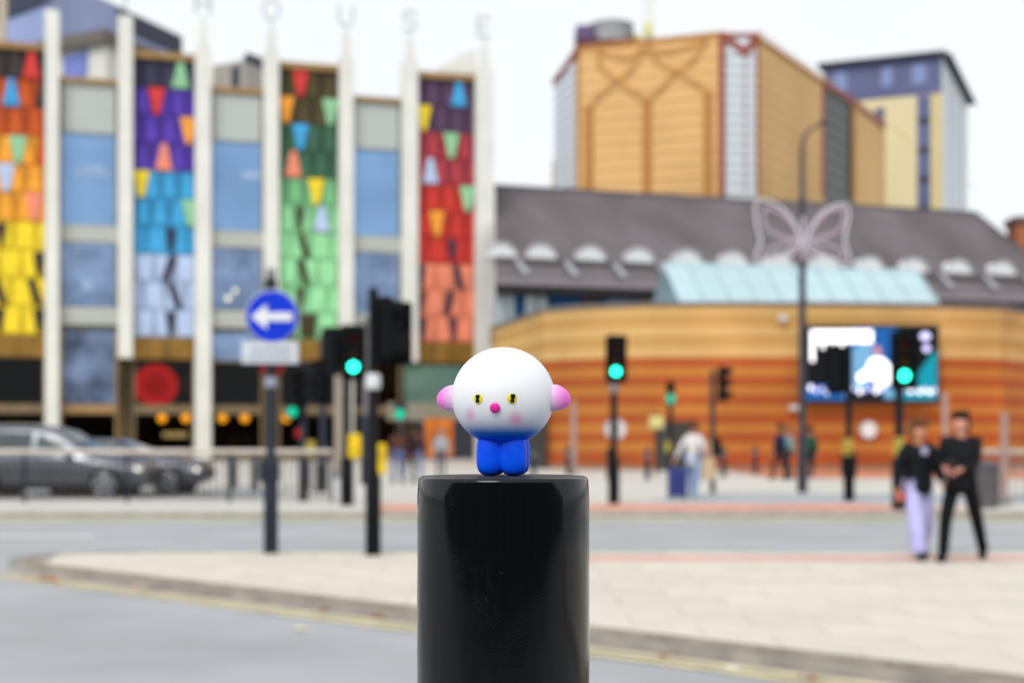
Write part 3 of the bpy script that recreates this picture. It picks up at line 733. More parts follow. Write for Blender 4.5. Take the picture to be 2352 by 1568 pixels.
MB().plan([(UL(1.6), 1.6), (umax-2, 1.6), (umax-2, 20), (UL(20), 20)], 0, EZ-.51).build('wall', mat('hall_wall_violet', raw=(.13, .095, .12), var=.15), hall)
def roof_pt(x, y):   # solve on main slope
    w_ = 3.
    for _ in range(12):
        u, z = HF.uz(x, y, w_); w_ = min(max(MW+(z-MZ)/(RZ-MZ)*(RW-MW), 0.3), 9)
    return HF.uz(x, y, w_)[0], w_, z
m_dorm = mat('dormer_white', raw=(.84, .87, .87), rough=.5, var=.06)
dm = MB(); n = 12; vs = []
for k in range(n+1):
    a_ = math.pi*k/n; vs.append((.90*math.cos(a_), 0, .80*math.sin(a_)**.9 if 0 < k < n else 0))
nv = len(vs)
vs2 = [(x*.9, 1.15, z) for x, y, z in vs]
dm.add(vs+vs2, [tuple(range(nv))]+[(i+1, i, nv+i, nv+i+1) for i in range(nv-1)]+[(0, nv-1, 2*nv-1, nv)])
dmesh = dm.mesh('dormer', m_dorm)
gmesh = MB().tube([(.95*math.cos(math.pi*k/n), -.03, .85*math.sin(math.pi*k/n)) for k in range(n+1)], .07, 5).mesh('dormer_rim', mat('dormer_rim', raw=(.5, .5, .5)))
bars = MB()
for k in (-2, -1, 0, 1, 2): bars.box(k*.31-.03, k*.31+.03, -.04, .0, .02, .74 - abs(k)*.17)
bmesh_ = bars.mesh('glazing_bar', mat('dormer_bar', raw=(.55, .58, .6)))
for x in (1150, 1241, 1355, 1466, 1577, 1683, 1787, 1893, 1997, 2099, 2200, 2302, 2400):
    y = 596+(x-1241)*.0335
    u, w_, z = roof_pt(x, y)
    o = bpy.data.objects.new('dormer', dmesh); link(o, hall); o.location = (u, w_-.1, z)
    o2 = bpy.data.objects.new('dormer_rim', gmesh); link(o2, o); o3 = bpy.data.objects.new('glazing_bar', bmesh_); link(o3, o)
glint = MB(); glint.add([(-.35, -.06, .45), (-.05, -.06, .45), (.38, -.7, -.45), (.02, -.7, -.45), (-.35, .04, .45), (-.05, .04, .45), (.38, -.6, -.45), (.02, -.6, -.45)], [(0, 1, 2, 3), (0, 4, 5, 1), (1, 5, 6, 2), (2, 6, 7, 3), (3, 7, 4, 0), (7, 6, 5, 4)])
glm = glint.mesh('skylight_glint', mat('skylight_glint_tone', raw=(.40, .42, .47), rough=.3))  # slanted window glints put into the pale colour of these roof panes
for x in (1195, 1307, 1418, 1520, 1630, 1735, 1842, 1950, 2060, 2166, 2268, 2362):
    y = 614+(x-1195)*.032
    u, z = HF.uz(x, y, .75)
    o = bpy.data.objects.new('skylight_glint', glm); link(o, hall); o.location = (u, .75, z)
# windows under the eaves
mw = mat('eaves_window', raw=(.50, .56, .56), rough=.2, metal=.2, var=.25, scale=.6); mb_ = mat('blue_joinery', raw=(.02, .11, .27), var=.2); mb2 = mat('blue_grey_glass', raw=(.16, .25, .34), rough=.2, metal=.3, var=.35)
for (x0, x1, mm, nm) in ((1138, 1183, mw, 'window'), (1184, 1204, mb_, 'blue_post'), (1205, 1258, mw, 'window'), (1260, 1332, mb_, 'blue_panel'), (1384, 1396, mb_, 'blue_post'), (1398, 1442, mb2, 'window'), (1444, 1462, mb_, 'blue_post'), (1580, 1640, mb2, 'window')):
    a_, z1 = HF.uz(x0, 663, 1.45); c_, _ = HF.uz(x1, 663, 1.45)
    fr_ = MB().box(a_, c_, 1.45, 1.595, 6.0, EZ-.52).build(nm, mm, hall)
    if nm == 'window':
        q = MB()
        for k in range(0, 3): uu = a_+(c_-a_)*k/2; q.box(uu-.04, uu+.04, 1.40, 1.449, 6.0, EZ-.52)
        q.build('frame', mb_, fr_)
# brick chimney at the far right
p0 = at(2336, 497, 97); p1 = at(2420, 497, 97)
ch = empty('brick_chimney', (p0.x+1.2, 97, 0), 0, 'orange brick chimney stack behind the right end of the slate roof', 'chimney')
MB().box(-1.2, 1.6, 0, 2, 0, p0.z-.5).build('stack', mat('chimney_brick', raw=(.35, .13, .06), var=.2), ch)
MB().box(-1.35, 1.75, -.15, 2.15, p0.z-.49, p0.z).build('cap', mat('chimney_cap', raw=(.12, .07, .06)), ch)

# ------------------------------------------------------------------ orange stone stage tower
tw = empty('orange_stone_tower', (0, 0, 0), 0, 'tall buff orange stone tower with silver glazed corner strips and brown ogee ribs', 'building')
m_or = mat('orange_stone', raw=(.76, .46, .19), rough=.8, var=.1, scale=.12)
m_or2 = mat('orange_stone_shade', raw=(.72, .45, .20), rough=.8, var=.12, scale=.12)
m_lt = mat('pale_course', raw=(.78, .52, .24), rough=.8)
m_rib = mat('brown_rib', raw=(.48, .22, .065), rough=.8)
m_sil = mat('silver_glass', raw=(.74, .80, .83), rough=.3, metal=.0, var=.05)
m_sil2 = mat('silver_glass_grey', raw=(.36, .42, .46), rough=.3, metal=.2, var=.05)
m_mar = mat('maroon_steel', raw=(.32, .075, .05), rough=.5)
FB = Face.px(1323, 114.2, 1660, 110)          # main left face
FD = Face.px(1743, 110.5, 2033, 143)          # right face
FC = Face((FB.B.x, FB.B.y), (FD.A.x, FD.A.y))
FA = Face.px(1268, 119.5, 1323, 114.2)
def zt(fc, x, y): return fc.uz(x, y)[1]
def wpoly(name, fc, pts, m, parent, o=0., th=.3, label=None):
    P = [fc.W(fc.uz(x, y, o)[0], o, fc.uz(x, y, o)[1]) for x, y in pts]
    return poly3(name, P, m, parent, fc.w*th, label)
def wall_uz(name, fc, pts, m, parent, o=0., th=.3, label=None):
    return poly3(name, [fc.W(u, o, z) for u, z in pts], m, parent, fc.w*th, label)
zb0 = 5.0
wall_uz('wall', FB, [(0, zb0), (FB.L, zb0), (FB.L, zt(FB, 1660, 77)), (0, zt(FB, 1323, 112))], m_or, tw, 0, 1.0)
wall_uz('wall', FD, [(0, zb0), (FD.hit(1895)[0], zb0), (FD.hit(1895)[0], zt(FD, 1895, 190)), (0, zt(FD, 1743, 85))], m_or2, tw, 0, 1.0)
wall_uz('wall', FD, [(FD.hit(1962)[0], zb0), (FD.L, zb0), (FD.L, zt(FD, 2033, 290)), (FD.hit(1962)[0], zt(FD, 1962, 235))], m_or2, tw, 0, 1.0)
# roof slab between the faces
core = [(p.x, p.y) for p in (FA.W(0, 0, 0), FB.W(0, .2, 0), FB.W(FB.L, .2, 0), FC.W(FC.L, .2, 0), FD.W(FD.L, .2, 0))]+[(FD.B.x-8, FD.B.y+10), (FA.A.x+6, 135)]
MB().plan(core, 0, 24.5).build('core_wall', mat('tower_core', raw=(.45, .28, .14)), tw)
# thin pale courses across both orange faces
zz = 18.6
while zz < 33:
    if zz < zt(FB, 1323, 112)-.3: wall_uz('stone_course', FB, [(.1, zz), (FB.L-.1, zz), (FB.L-.1, zz+.16), (.1, zz+.16)], m_lt, tw, -.06, .05)
    uu = FD.hit(1895)[0]; top0, top1 = zt(FD, 1743, 85), zt(FD, 1895, 190)
    ue = uu if zz < top1-.3 else uu*max(0, (top0-zz-.3)/(top0-top1))
    if ue > .4: wall_uz('stone_course', FD, [(.1, zz), (ue, zz), (ue, zz+.1), (.1, zz+.1)], m_lt, tw, -.04, .03)
    zz += 1.02
# glazed strips with horizontal fins
def strip(fc, x0, x1, yb, ytl, ytr, n0=22, dark=False, o=0.):
    a_, c_ = fc.hit(x0)[0]+.05, fc.hit(x1)[0]-.05; z1l, z1r = zt(fc, x0, ytl), zt(fc, x1, ytr)
    wall_uz('glazed_strip', fc, [(a_, zb0), (c_, zb0), (c_, z1r), (a_, z1l)], m_sil2 if not dark else mat('dark_glazed', raw=(.05, .055, .05), rough=.3, var=.3, scale=.3), tw, o+.1, .8)
    zz = 15.
    while zz < min(z1l, z1r)-.4:
        if dark: wall_uz('glazing_rail', fc, [(a_, zz), (c_, zz), (c_, zz+.12), (a_, zz+.12)], mat('dark_rail', raw=(.14, .13, .11)), tw, o+.02, .07)
        else: wall_uz('glass_panel', fc, [(a_, zz), (c_, zz), (c_, zz+.56), (a_, zz+.56)], m_sil, tw, o-.02, .1)
        zz += .76 if not dark else 1.1
strip(FA, 1272, 1321, 430, 180, 125)
strip(FC, 1664, 1740, 445, 82, 82)
strip(FD, 1897, 1960, 445, 195, 238, dark=True)
def beam(fc, pts, wd, m, o=-.12, nm='steel_edge'):
    for p, q_ in zip(pts[:-1], pts[1:]):
        A_ = Vector(fc.uz(*p, o)); B_ = Vector(fc.uz(*q_, o)); t = (B_-A_).normalized(); n2 = Vector((-t.y, t.x))*wd/2; e2 = t*wd*.2
        wall_uz(nm, fc, [tuple(A_-n2-e2), tuple(B_-n2+e2), tuple(B_+n2+e2), tuple(A_+n2-e2)], m, tw, o, .1)
beam(FA, [(1270, 190), (1300, 150), (1323, 114)], .6, m_mar)
beam(FB, [(1323, 112), (1660, 77)], .35, m_rib); beam(FB, [(1327, 118), (1327, 432)], .22, m_rib, -.14); beam(FB, [(1655, 80), (1655, 450)], .3, m_mar, -.14)
beam(FC, [(1662, 80), (1742, 80)], .3, m_mar, -.1); beam(FC, [(1662, 80), (1712, 122)], .55, m_mar, -.12); beam(FC, [(1742, 80), (1712, 122)], .55, m_mar, -.14); beam(FC, [(1712, 118), (1712, 444)], .12, mat('pink_mullion', raw=(.5, .36, .38)), -.16)
beam(FC, [(1663, 80), (1663, 444)], .2, m_mar, -.18); beam(FC, [(1741, 80), (1741, 444)], .2, m_mar, -.18)
beam(FD, [(1743, 86), (1895, 190)], .4, m_rib); beam(FD, [(1895, 190), (1965, 236), (2033, 290)], .6, m_mar)
beam(FD, [(1893, 200), (1893, 450)], .5, m_mar, -.14); beam(FD, [(1962, 240), (1962, 450)], .8, m_rib, -.14)
# ogee ribs
RB = dict(wd=.5, m=m_rib, nm='ogee_rib')
for x, yt in ((1352, 245), (1486, 228), (1626, 212)): beam(FB, [(x, yt), (x, 450)], .75, m_rib, -.1, 'ogee_rib')
cr_ = mat('light_rib', raw=(.60, .32, .11))
for pts in ([(1352, 245), (1372, 222), (1417, 185), (1450, 160), (1470, 120)], [(1486, 228), (1462, 215), (1417, 185), (1376, 150), (1374, 120)],
            [(1486, 228), (1515, 205), (1553, 165), (1590, 140), (1620, 95)], [(1626, 212), (1605, 195), (1553, 165), (1505, 138), (1490, 105)],
            [(1374, 120), (1440, 135), (1490, 105)], [(1470, 120), (1540, 118), (1620, 95)]):
    beam(FB, pts, .38, cr_, -.17, 'ogee_rib')
# rooftop plant room
q1 = empty('rooftop_plant', (0, 0, 0), 0, 'rooftop plant unit with purple box and grey louvred drum on a maroon base', 'plant unit')
a_, c_ = at(1325, 112, 116), at(1455, 97, 116)
MB().box(a_.x, c_.x, 115.3, 120, 24, c_.z+.1).build('base', mat('maroon_base', raw=(.12, .04, .05)), q1)
b0 = at(1323, 95, 115.5); b1 = at(1362, 57, 115.5)
MB().rbox(b0.x, b1.x, 115.5, 118.5, c_.z+.1, b1.z, .1).build('purple_box', mat('plant_purple', raw=(.14, .10, .22), var=.2), q1)
c0_ = at(1404, 95, 117); r_ = 50/F*117
MB().lathe([(r_, c_.z+.1), (r_, at(0, 66, 117).z), (r_*.85, at(0, 56, 117).z)], 24, (c0_.x, 117, 0)).build('drum', mat('plant_grey', raw=(.5, .52, .52), var=.1), q1)
q = MB()
for k in range(5): q.lathe([(r_+.06, c_.z+.4+k*.28), (r_+.06, c_.z+.5+k*.28)], 24, (c0_.x, 117, 0))
q.build('louvre', mat('plant_louvre', raw=(.25, .26, .3)), q1)
yb_ = at(1463, 88, 118); MB().box(yb_.x-.35, yb_.x+.35, 118, 119, 24, yb_.z+.3).build('yellow_rail', mat('plant_yellow', raw=(.65, .55, .12)), q1)
# tower crane far behind
cx_ = at(1490, 0, 420)
cr2 = empty('tower_crane', (cx_.x, 420, 0), 0, 'faint pale yellow tower crane mast rising far behind the orange tower', 'crane')
m_cr = mat('crane_yellow', raw=(.72, .70, .5), var=.05)
q = MB(); H_ = 136
for sx in (-1, 1):
    for sy in (-1, 1): q.tube([(sx, sy, 0), (sx, sy, H_)], .12, 4)
for k in range(int(H_/2.4)):
    s = 1 if k % 2 else -1; q.tube([(-s, -1, k*2.4), (s, -1, k*2.4+2.4)], .07, 4)
q.build('mast', m_cr, cr2)
MB().rbox(-1.6, 1.4, -1.6, 1.2, 119, 123, .3).build('cab', mat('crane_cab', raw=(.70, .66, .35)), cr2)
q = MB(); q.tube([(-60, 0, 137), (20, 0, 137)], .2, 4); q.tube([(-60, 0, 137), (0, 0, 142), (20, 0, 137)], .1, 4); q.build('jib', m_cr, cr2)

# ------------------------------------------------------------------ cream and blue tower block at the right
FE = Face.px(1893, 155, 2163, 150); FG = Face.px(2163, 150, 2222, 172)
ct = empty('cream_tower_block', (0, 0, 0), 0, 'cream tower block with blue glazed top floors and overhanging dark roof', 'building')
m_ctb = mat('cream_wall', raw=(.72, .62, .38), var=.05, scale=.1); m_ctw = mat('white_wall', raw=(.80, .83, .84), var=.05, scale=.1)
m_bt = mat('tower_blue_glass', raw=(.12, .135, .25), rough=.25, metal=.2, var=.3, scale=.12)
def tpoly(name, fc, pts, m, o=0., th=.5): return wpoly(name, fc, pts, m, ct, o, th)
wall_uz('wall', FE, [(0, 0), (FE.L, 0), (FE.L, zt(FE, 2163, 214)), (0, zt(FE, 1893, 228))], m_ctb, ct, 0, 6)
zc1 = zt(FE, 2163, 214); zc2 = zt(FE, 2163, 128)
wall_uz('blue_storey', FE, [(0, zc1+.01), (FE.L, zc1+.01), (FE.L, zc2), (0, zc2)], m_bt, ct, -.05, 6)
wall_uz('wall', FG, [(0.01, 0), (FG.L, 0), (FG.L, zc2), (0.01, zc2)], m_ctw, ct, 0, 6)
wall_uz('roof', FE, [(-.6, zc2+.01), (FE.L+.5, zc2+.01), (FE.L+.5, zc2+.32), (-.6, zc2+.32)], m_rdark, ct, -1.0, 9)
wall_uz('roof', FG, [(.5, zc2+.02), (FG.L+1, zc2+.02), (FG.L+1, zc2+.33), (.5, zc2+.33)], m_rdark, ct, -.9, 5)
q = MB()
for k in range(8):
    z1_ = 37.5-k*3.1
    wall_uz('window', FE, [(FE.hit(2107)[0], z1_-2.35), (FE.hit(2138)[0], z1_-2.35), (FE.hit(2138)[0], z1_), (FE.hit(2107)[0], z1_)], m_bt, ct, -.08, .07)
    wall_uz('window_panel', FE, [(FE.hit(2107)[0], z1_-3.05), (FE.hit(2138)[0], z1_-3.05), (FE.hit(2138)[0], z1_-2.38), (FE.hit(2107)[0], z1_-2.38)], m_rdark, ct, -.06, .05)
wall_uz('window_surround', FE, [(FE.hit(2146)[0], 10), (FE.hit(2160)[0], 10), (FE.hit(2160)[0], 37.6), (FE.hit(2146)[0], 37.6)], mat('ochre_panel', raw=(.66, .50, .24)), ct, -.04, .03)
for k in range(3):
    z1_ = 36.6-k*4.2; wall_uz('window', FE, [(FE.hit(2010)[0], z1_-2), (FE.hit(2032)[0], z1_-2), (FE.hit(2032)[0], z1_), (FE.hit(2010)[0], z1_)], m_bt, ct, -.08, .07)
for k, (x0, x1) in enumerate(((1915, 1945), (2025, 2050), (2095, 2128))):
    wall_uz('window', FE, [(FE.hit(x0)[0], zc1+1.2), (FE.hit(x1)[0], zc1+1.2), (FE.hit(x1)[0], zc2-.7), (FE.hit(x0)[0], zc2-.7)], mat('tower_pale_glass', raw=(.24, .30, .52), rough=.2, metal=.3), ct, -.12, .06)
for k in range(1, 4):
    uu = FG.L*k/4; wall_uz('mullion', FG, [(uu-.15, 8), (uu+.15, 8), (uu+.15, zc2-1), (uu-.15, zc2-1)], mat('grey_mullion', raw=(.45, .49, .54)), ct, -.1, .09)
# ------------------------------------------------------------------ street furniture
m_pole = mat('black_pole_paint', raw=(.006, .0065, .008), rough=.4, var=.3, scale=3, spec=.12)
m_navy = mat('navy_pole_paint', raw=(.022, .028, .042), rough=.4, spec=.15, var=.2, scale=3)
m_hd = mat('signal_black', raw=(.005, .006, .007), rough=.5, var=.2, spec=.1)
m_grey = mat('galvanised_grey', raw=(.26, .265, .28), rough=.5, metal=.4, var=.15)
m_yb = mat('yellow_box', raw=(.80, .56, .015), rough=.5, var=.08)
m_boff = mat('lens_off', raw=(.03, .02, .02), rough=.2, var=0)
m_grn = mat('green_light', raw=(.0, .4, .3), emit=(40, 255, 210), es=5, var=0)
m_grn2 = mat('green_light_dim', raw=(.0, .3, .22), emit=(0, 215, 160), es=.5, var=0)
m_rdl = mat('red_light_dim', raw=(.2, .0, .0), emit=(150, 20, 20), es=.5, var=0)
m_colr = mat('white_collar', raw=(.7, .72, .74), var=.03)
def signal_head(parent, x, y, z, rz, lit=None, litm=None, board=True, sc_=1.):
    """housing centred at z; faces local -y before rotation"""
    Mx = Matrix.Translation((x, y, z)) @ Matrix.Rotation(rz, 4, 'Z') @ Matrix.Scale(sc_, 4)
    hd = MB().rbox(-.16, .16, -.02, .2, -.48, .48, .03).build('signal_head', m_hd, parent); hd.matrix_local = Mx
    if board: MB().rbox(-.27, .27, .0, .025, -.60, .60, .06).build('backing_board', m_hd, hd)
    for k, zz in enumerate((.31, 0, -.31)):
        lm = {0: mat('lens_red_off', raw=(.06, .004, .004), rough=.2, var=0), 1: mat('lens_amber_off', raw=(.06, .025, .0), rough=.2, var=0), 2: mat('lens_green_off', raw=(.0, .04, .03), rough=.2, var=0)}[k]
        if lit == k: lm = litm
        q = MB(); q.lathe([(.105, .02), (.09, .045), (.04, .06)], 18, (0, 0, zz), 'y'); q.build('lens', lm, hd, smooth=True)
        q = MB(); n = 12; vs = []
        for i in range(n+1):
            a = math.pi*(-.15+1.3*i/n)
            for r_, yy in ((.125, -.02), (.125, -.20+.05*abs(i-n/2)/n*2), (.112, -.20+.05*abs(i-n/2)/n*2), (.112, -.02)): vs.append((r_*math.cos(a), yy, zz+r_*math.sin(a)))
        fs = [(i*4+j, i*4+4+j, i*4+4+(j+1) % 4, i*4+(j+1) % 4) for i in range(n) for j in range(4)]
        q.add(vs, fs); q.build('hood', m_hd, hd)
    return hd
def pole_obj(root, h, r=.057, m=None, collar=None, base=True):
    prof = [(r*1.6, 0), (r*1.6, .9), (r, 1.0), (r, h), (r*.9, h+.03)] if base else [(r, 0), (r, h), (r*.9, h+.03)]
    p = MB().lathe(prof, 16).build('pole', m or m_pole, root, smooth=True)
    if collar: MB().lathe([(r+.015, collar-.09), (r+.03, collar-.06), (r+.03, collar+.06), (r+.015, collar+.09)], 16).build('collar', m_colr, root, smooth=True)
    return p
m_yb2 = mat('yellow_box_worn', raw=(.40, .31, .05), rough=.6, var=.35, scale=6)
def button_box(root, x, y, z, rz=0, s=1., m_y=None):
    b = MB().rbox(-.11*s, .11*s, -.1, .02, -.21*s, .21*s, .03).build('push_button_box', m_y or m_yb, root); b.location = (x, y, z); b.rotation_euler = (0, 0, rz)
    MB().cyl((0, -.1, -.08*s), .03, .02, 10, 'y').build('button', m_hd, b)
def station(name, x, yfoot, label, cat, group=None, z=KERB):
    p = gp(x, yfoot, z); return empty(name, (p.x, p.y, z), 0, label, cat, group), p
def zat(p, y): return CAM_H-KERB+(1000-y)/F*p.y

# arrow sign
rt, p = station('direction_sign', 622, 1270, 'navy pole with round blue keep left arrow sign and white plate below it', 'sign')
pole_obj(rt, zat(p, 655), .055, m_navy, collar=None)
s = F/p.y
q = MB(); q.lathe([(.305, 0), (.305, .02), (.29, .024)], 40, (6/s, -.075, zat(p, 728)), 'y'); dsc = q.build('sign_disc', mat('sign_blue', raw=(.0, .035, .60), rough=.4, var=.04), rt)
q = MB(); q.lathe([(.318, -.004), (.322, .01), (.305, .026)], 40, (6/s, -.07, zat(p, 728)), 'y'); q.build('rim', mat('sign_rim_grey', raw=(.38, .42, .52), rough=.4), dsc)
cx, cz = 6/s, zat(p, 729); aw = MB()
arrow = [(-.25, 0), (-.06, .15), (-.06, .05), (.24, .05), (.24, -.05), (-.06, -.05), (-.06, -.15)]
aw.prism([(cx+a, cz+b) for a, b in arrow], -.112, -.1005); aw.build('arrow', mat('sign_white', raw=(.75, .77, .82), rough=.4, var=.02), dsc)
pl_ = MB().rbox(1/s-.335, 1/s+.335, -.09, -.06, zat(p, 837), zat(p, 783), .02).build('sign_plate', mat('plate_white', raw=(.62, .66, .72), rough=.4, var=.03), rt)
q = MB()
for r_, (zz, x0, x1) in enumerate(((803, -.22, .24), (821, -.26, .26))):
    x = x0
    while x < x1-.02:
        wd = rnd.uniform(.02, .045); q.box(1/s+x, 1/s+x+wd, -.0925, -.0901, zat(p, zz+5), zat(p, zz-5)); x += wd+.016
q.build('plate_text_lines', mat('plate_ink', raw=(.3, .33, .4)), pl_, kind='stuff')
q = MB(); q.lathe([(.15, 0), (.15, .015)], 30, (0, .08, zat(p, 837)), 'y'); rr = q.build('rear_sign_disc', mat('sign_red', raw=(.55, .03, .03), rough=.4, var=.05), rt)
q = MB(); q.box(-.035, .035, .055, .0645, zat(p, 862), zat(p, 838)); q.build('sign_bar', m_pole, rr)
q = MB(); q.lathe([(.06, zat(p, 890)), (.075, zat(p, 885)), (.075, zat(p, 872)), (.06, zat(p, 866))], 14); q.build('collar', mat('blue_grey_collar', raw=(.3, .33, .42)), rt)
q = MB(); q.rbox(-.07, .07, -.06, .06, zat(p, 672), zat(p, 640), .02); q.build('bracket', m_navy, rt)
q = MB(); q.lathe([(.04, 0), (.07, .05), (.05, .13)], 12, (0, 0, zat(p, 640))); q.build('lamp_cap', m_grey, rt)
q = MB(); q.rbox(-.13, .10, -.09, .09, zat(p, 1108), zat(p, 1055), .03); q.build('pole_box', m_navy, rt)

# tall black signal seen from the side
rt, p = station('traffic_signal', 857, 1274, 'black traffic signal seen from behind with bulky heads and white collar, nearest the island edge', 'traffic light')
pole_obj(rt, zat(p, 667), .058, m_pole, collar=zat(p, 876))
signal_head(rt, .20, .0, zat(p, 752), R(112), board=False, sc_=.74); signal_head(rt, .29, .12, zat(p, 765), R(160), board=True, sc_=.62)
q = MB(); q.prism([(-.02, zat(p, 672)), (.20, zat(p, 694)), (.36, zat(p, 708)), (.36, zat(p, 724)), (0, zat(p, 700))], -.05, .12); q.build('top_bracket', m_hd, rt)
q = MB(); q.rbox(.20, .42, -.1, .12, zat(p, 812), zat(p, 765), .03); q.build('junction_box', m_hd, rt)
q = MB(); q.box(.05, .2, -.03, .03, zat(p, 830), zat(p, 822)).box(.05, .2, -.03, .03, zat(p, 720), zat(p, 712)); q.build('head_bracket', m_hd, rt)

# green signal in the middle left
rt, p = station('traffic_signal', 797, 1160, 'traffic signal showing green, with black board, beside the tall side-on signal', 'traffic light')
pole_obj(rt, zat(p, 775), .085, m_pole)
signal_head(rt, .14, -.1, zat(p, 810), R(8), 2, m_grn, True, .93)
signal_head(rt, -.25, .1, zat(p, 818), R(150), None, None, False, .8)
button_box(rt, .17, -.08, zat(p, 1024), 0, 1.15)
# paired heads further left
rt, p = station('traffic_signal', 697, 1150, 'twin headed traffic signal with dim green lamp left of the black pole pair', 'traffic light')
pole_obj(rt, zat(p, 832), .07, m_navy)
signal_head(rt, -.12, -.1, zat(p, 890), R(60), None, None, False, .95)
signal_head(rt, .42, -.05, zat(p, 876), R(150), None, None, True, .8)
q = MB(); q.lathe([(.11, 0), (.08, .04)], 18, (-22*p.y/F, -.22, zat(p, 946)), 'y'); q.build('lens', m_grn2, rt)
q = MB(); q.rbox(-22*p.y/F-.14, .0, -.2, -.05, zat(p, 962), zat(p, 930), .02); q.build('low_box', m_hd, rt)
q = MB(); q.tube([(0, 0, zat(p, 850)), (.5, 0, zat(p, 850))], .03, 6).tube([(0, 0, zat(p, 925)), (.5, 0, zat(p, 925))], .03, 6); q.build('head_bracket', m_navy, rt)
button_box(rt, .17, -.08, zat(p, 1031), 0, .9, m_yb2)
# tall slab behind signal with faint amber
rt, p = station('traffic_signal', 742, 1128, 'slim dark traffic signal pole with head turned away, left of the green signal', 'traffic light')
pole_obj(rt, zat(p, 770), .08, m_navy); signal_head(rt, .22, .0, zat(p, 800), R(170), None, None, True, .9)
# far green lamp
rt, p = station('traffic_signal', 920, 1094, 'small distant traffic signal with green lamp near the orange poster', 'traffic light')
pole_obj(rt, zat(p, 925), .06, m_grey, base=False)
q = MB(); q.lathe([(.17, 0), (.12, .05)], 18, (0, -.24, zat(p, 951)), 'y'); q.build('lens', m_grn2, rt)
hd = MB().rbox(-.2, .2, -.2, .1, zat(p, 962), zat(p, 922), .03).build('signal_head', mat('signal_dark_grey', raw=(.03, .035, .035)), rt)
rt, p = station('traffic_signal', 690, 1096, 'distant low red lamp signal beside the theatre frontage', 'traffic light')
pole_obj(rt, zat(p, 985), .05, m_pole, base=False); q = MB(); q.lathe([(.16, 0), (.1, .05)], 16, (0, -.2, zat(p, 995)), 'y'); q.build('lens', m_rdl, rt)
MB().rbox(-.2, .2, -.18, .1, zat(p, 1010), zat(p, 980), .03).build('signal_head', m_hd, rt)
# grey steel posts
rt, p = station('steel_post', 841, 1112, 'tall grey steel post just left of the side-on black signal', 'post'); pole_obj(rt, zat(p, 732), .10, mat('post_grey', raw=(.16, .155, .16), rough=.5), base=False); MB().lathe([(.17, 0), (.17, 1.9), (.1, 2.0)], 16).build('post_base', m_navy, rt)
rt, p = station('steel_post', 779, 1100, 'tall buff grey steel post left of the green signal pole', 'post'); pole_obj(rt, zat(p, 780), .15, mat('post_buff', raw=(.32, .27, .22), rough=.5), base=False); MB().lathe([(.19, 0), (.19, .3), (.15, .32)], 16).build('post_base', m_grey, rt)
# yellow kiosk post
rt, p = station('yellow_post', 873, 1088, 'yellow rectangular bollard standing on the plaza right of the black signal pole', 'bollard')
MB().rbox(-.23, .23, -.2, .2, 0, 1.1, .06).build('body', m_yb, rt); MB().rbox(-.19, .19, -.215, -.2005, .5, .95, .01).build('panel', mat('yellow_panel', raw=(.62, .42, .02)), rt)

# signals to the right of the bollard
rt, p = station('traffic_signal', 1410, 1156, 'nearest signal right of the toy, bright green, with a round white sign on its pole', 'traffic light')
pole_obj(rt, zat(p, 790), .075, m_pole)
signal_head(rt, .04, -.1, zat(p, 825), R(-8), 2, m_grn, True, .82)
q = MB(); q.lathe([(.06, 0), (.07, .12), (.03, .2)], 12, (0, 0, zat(p, 790))); q.build('finial', m_pole, rt)
q = MB(); q.lathe([(.055, zat(p, 905)), (.09, zat(p, 900)), (.09, zat(p, 880)), (.055, zat(p, 876))], 12); q.build('collar', m_grey, rt)
q = MB(); q.lathe([(.215, 0), (.215, .02)], 26, (.04, .1, zat(p, 985)), 'y'); q.build('round_sign', m_wsign, rt)
q = MB(); q.lathe([(.235, -.01), (.235, .012)], 26, (.03, .1, zat(p, 985)), 'y'); q.build('sign_rim', m_grey, rt)
q = MB(); q.rbox(-.14, -.02, -.1, .1, .55, 1.15, .03); q.build('pole_box', m_pole, rt)
rt, p = station('traffic_signal', 1540, 1084, 'small traffic signal with green lamp in front of the dark service door', 'traffic light')
pole_obj(rt, zat(p, 890), .085, m_pole); signal_head(rt, 0, -.1, zat(p, 912-8), 0, 2, m_grn2, False, 1.0)
q = MB(); q.lathe([(.19, 0), (.14, .04)], 18, (0, -.16, zat(p, 916)), 'y'); q.build('lens', m_grn2, rt)
button_box(rt, -.12, -.12, zat(p, 1026), 0, 1.0, m_yb2)
rt, p = station('pedestrian_signal', 1508, 1090, 'pole with small yellow and white box left of the service door', 'post')
pole_obj(rt, zat(p, 950), .05, m_navy, base=False); q = MB(); q.rbox(-.25, .25, -.12, .06, zat(p, 984), zat(p, 955), .04); q.build('box', mat('pale_yellow_box', raw=(.62, .55, .22)), rt)
rt, p = station('traffic_signal', 1637, 1132, 'brown looking pole with a black signal head held out on its right', 'traffic light')
pole_obj(rt, zat(p, 852), .07, mat('brown_pole', raw=(.06, .04, .035), rough=.5), base=False)
signal_head(rt, 30*p.y/F, 0, zat(p, 882), R(75), None, None, False, .9)
q = MB(); q.tube([(0, 0, zat(p, 865)), (.3, 0, zat(p, 865))], .025, 6).tube([(0, 0, zat(p, 905)), (.3, 0, zat(p, 905))], .025, 6); q.build('head_bracket', m_hd, rt)
q = MB(); q.rbox(.02, .2, -.1, .1, zat(p, 1050), zat(p, 1005), .04); q.build('pole_box', m_hd, rt)
rt, p = station('traffic_signal', 1950, 1150, 'signal pole in front of the left half of the screen with yellow push button box', 'traffic light')
pole_obj(rt, zat(p, 805), .075, m_pole); signal_head(rt, -.25, 0, zat(p, 850), R(150), None, None, True, .85)
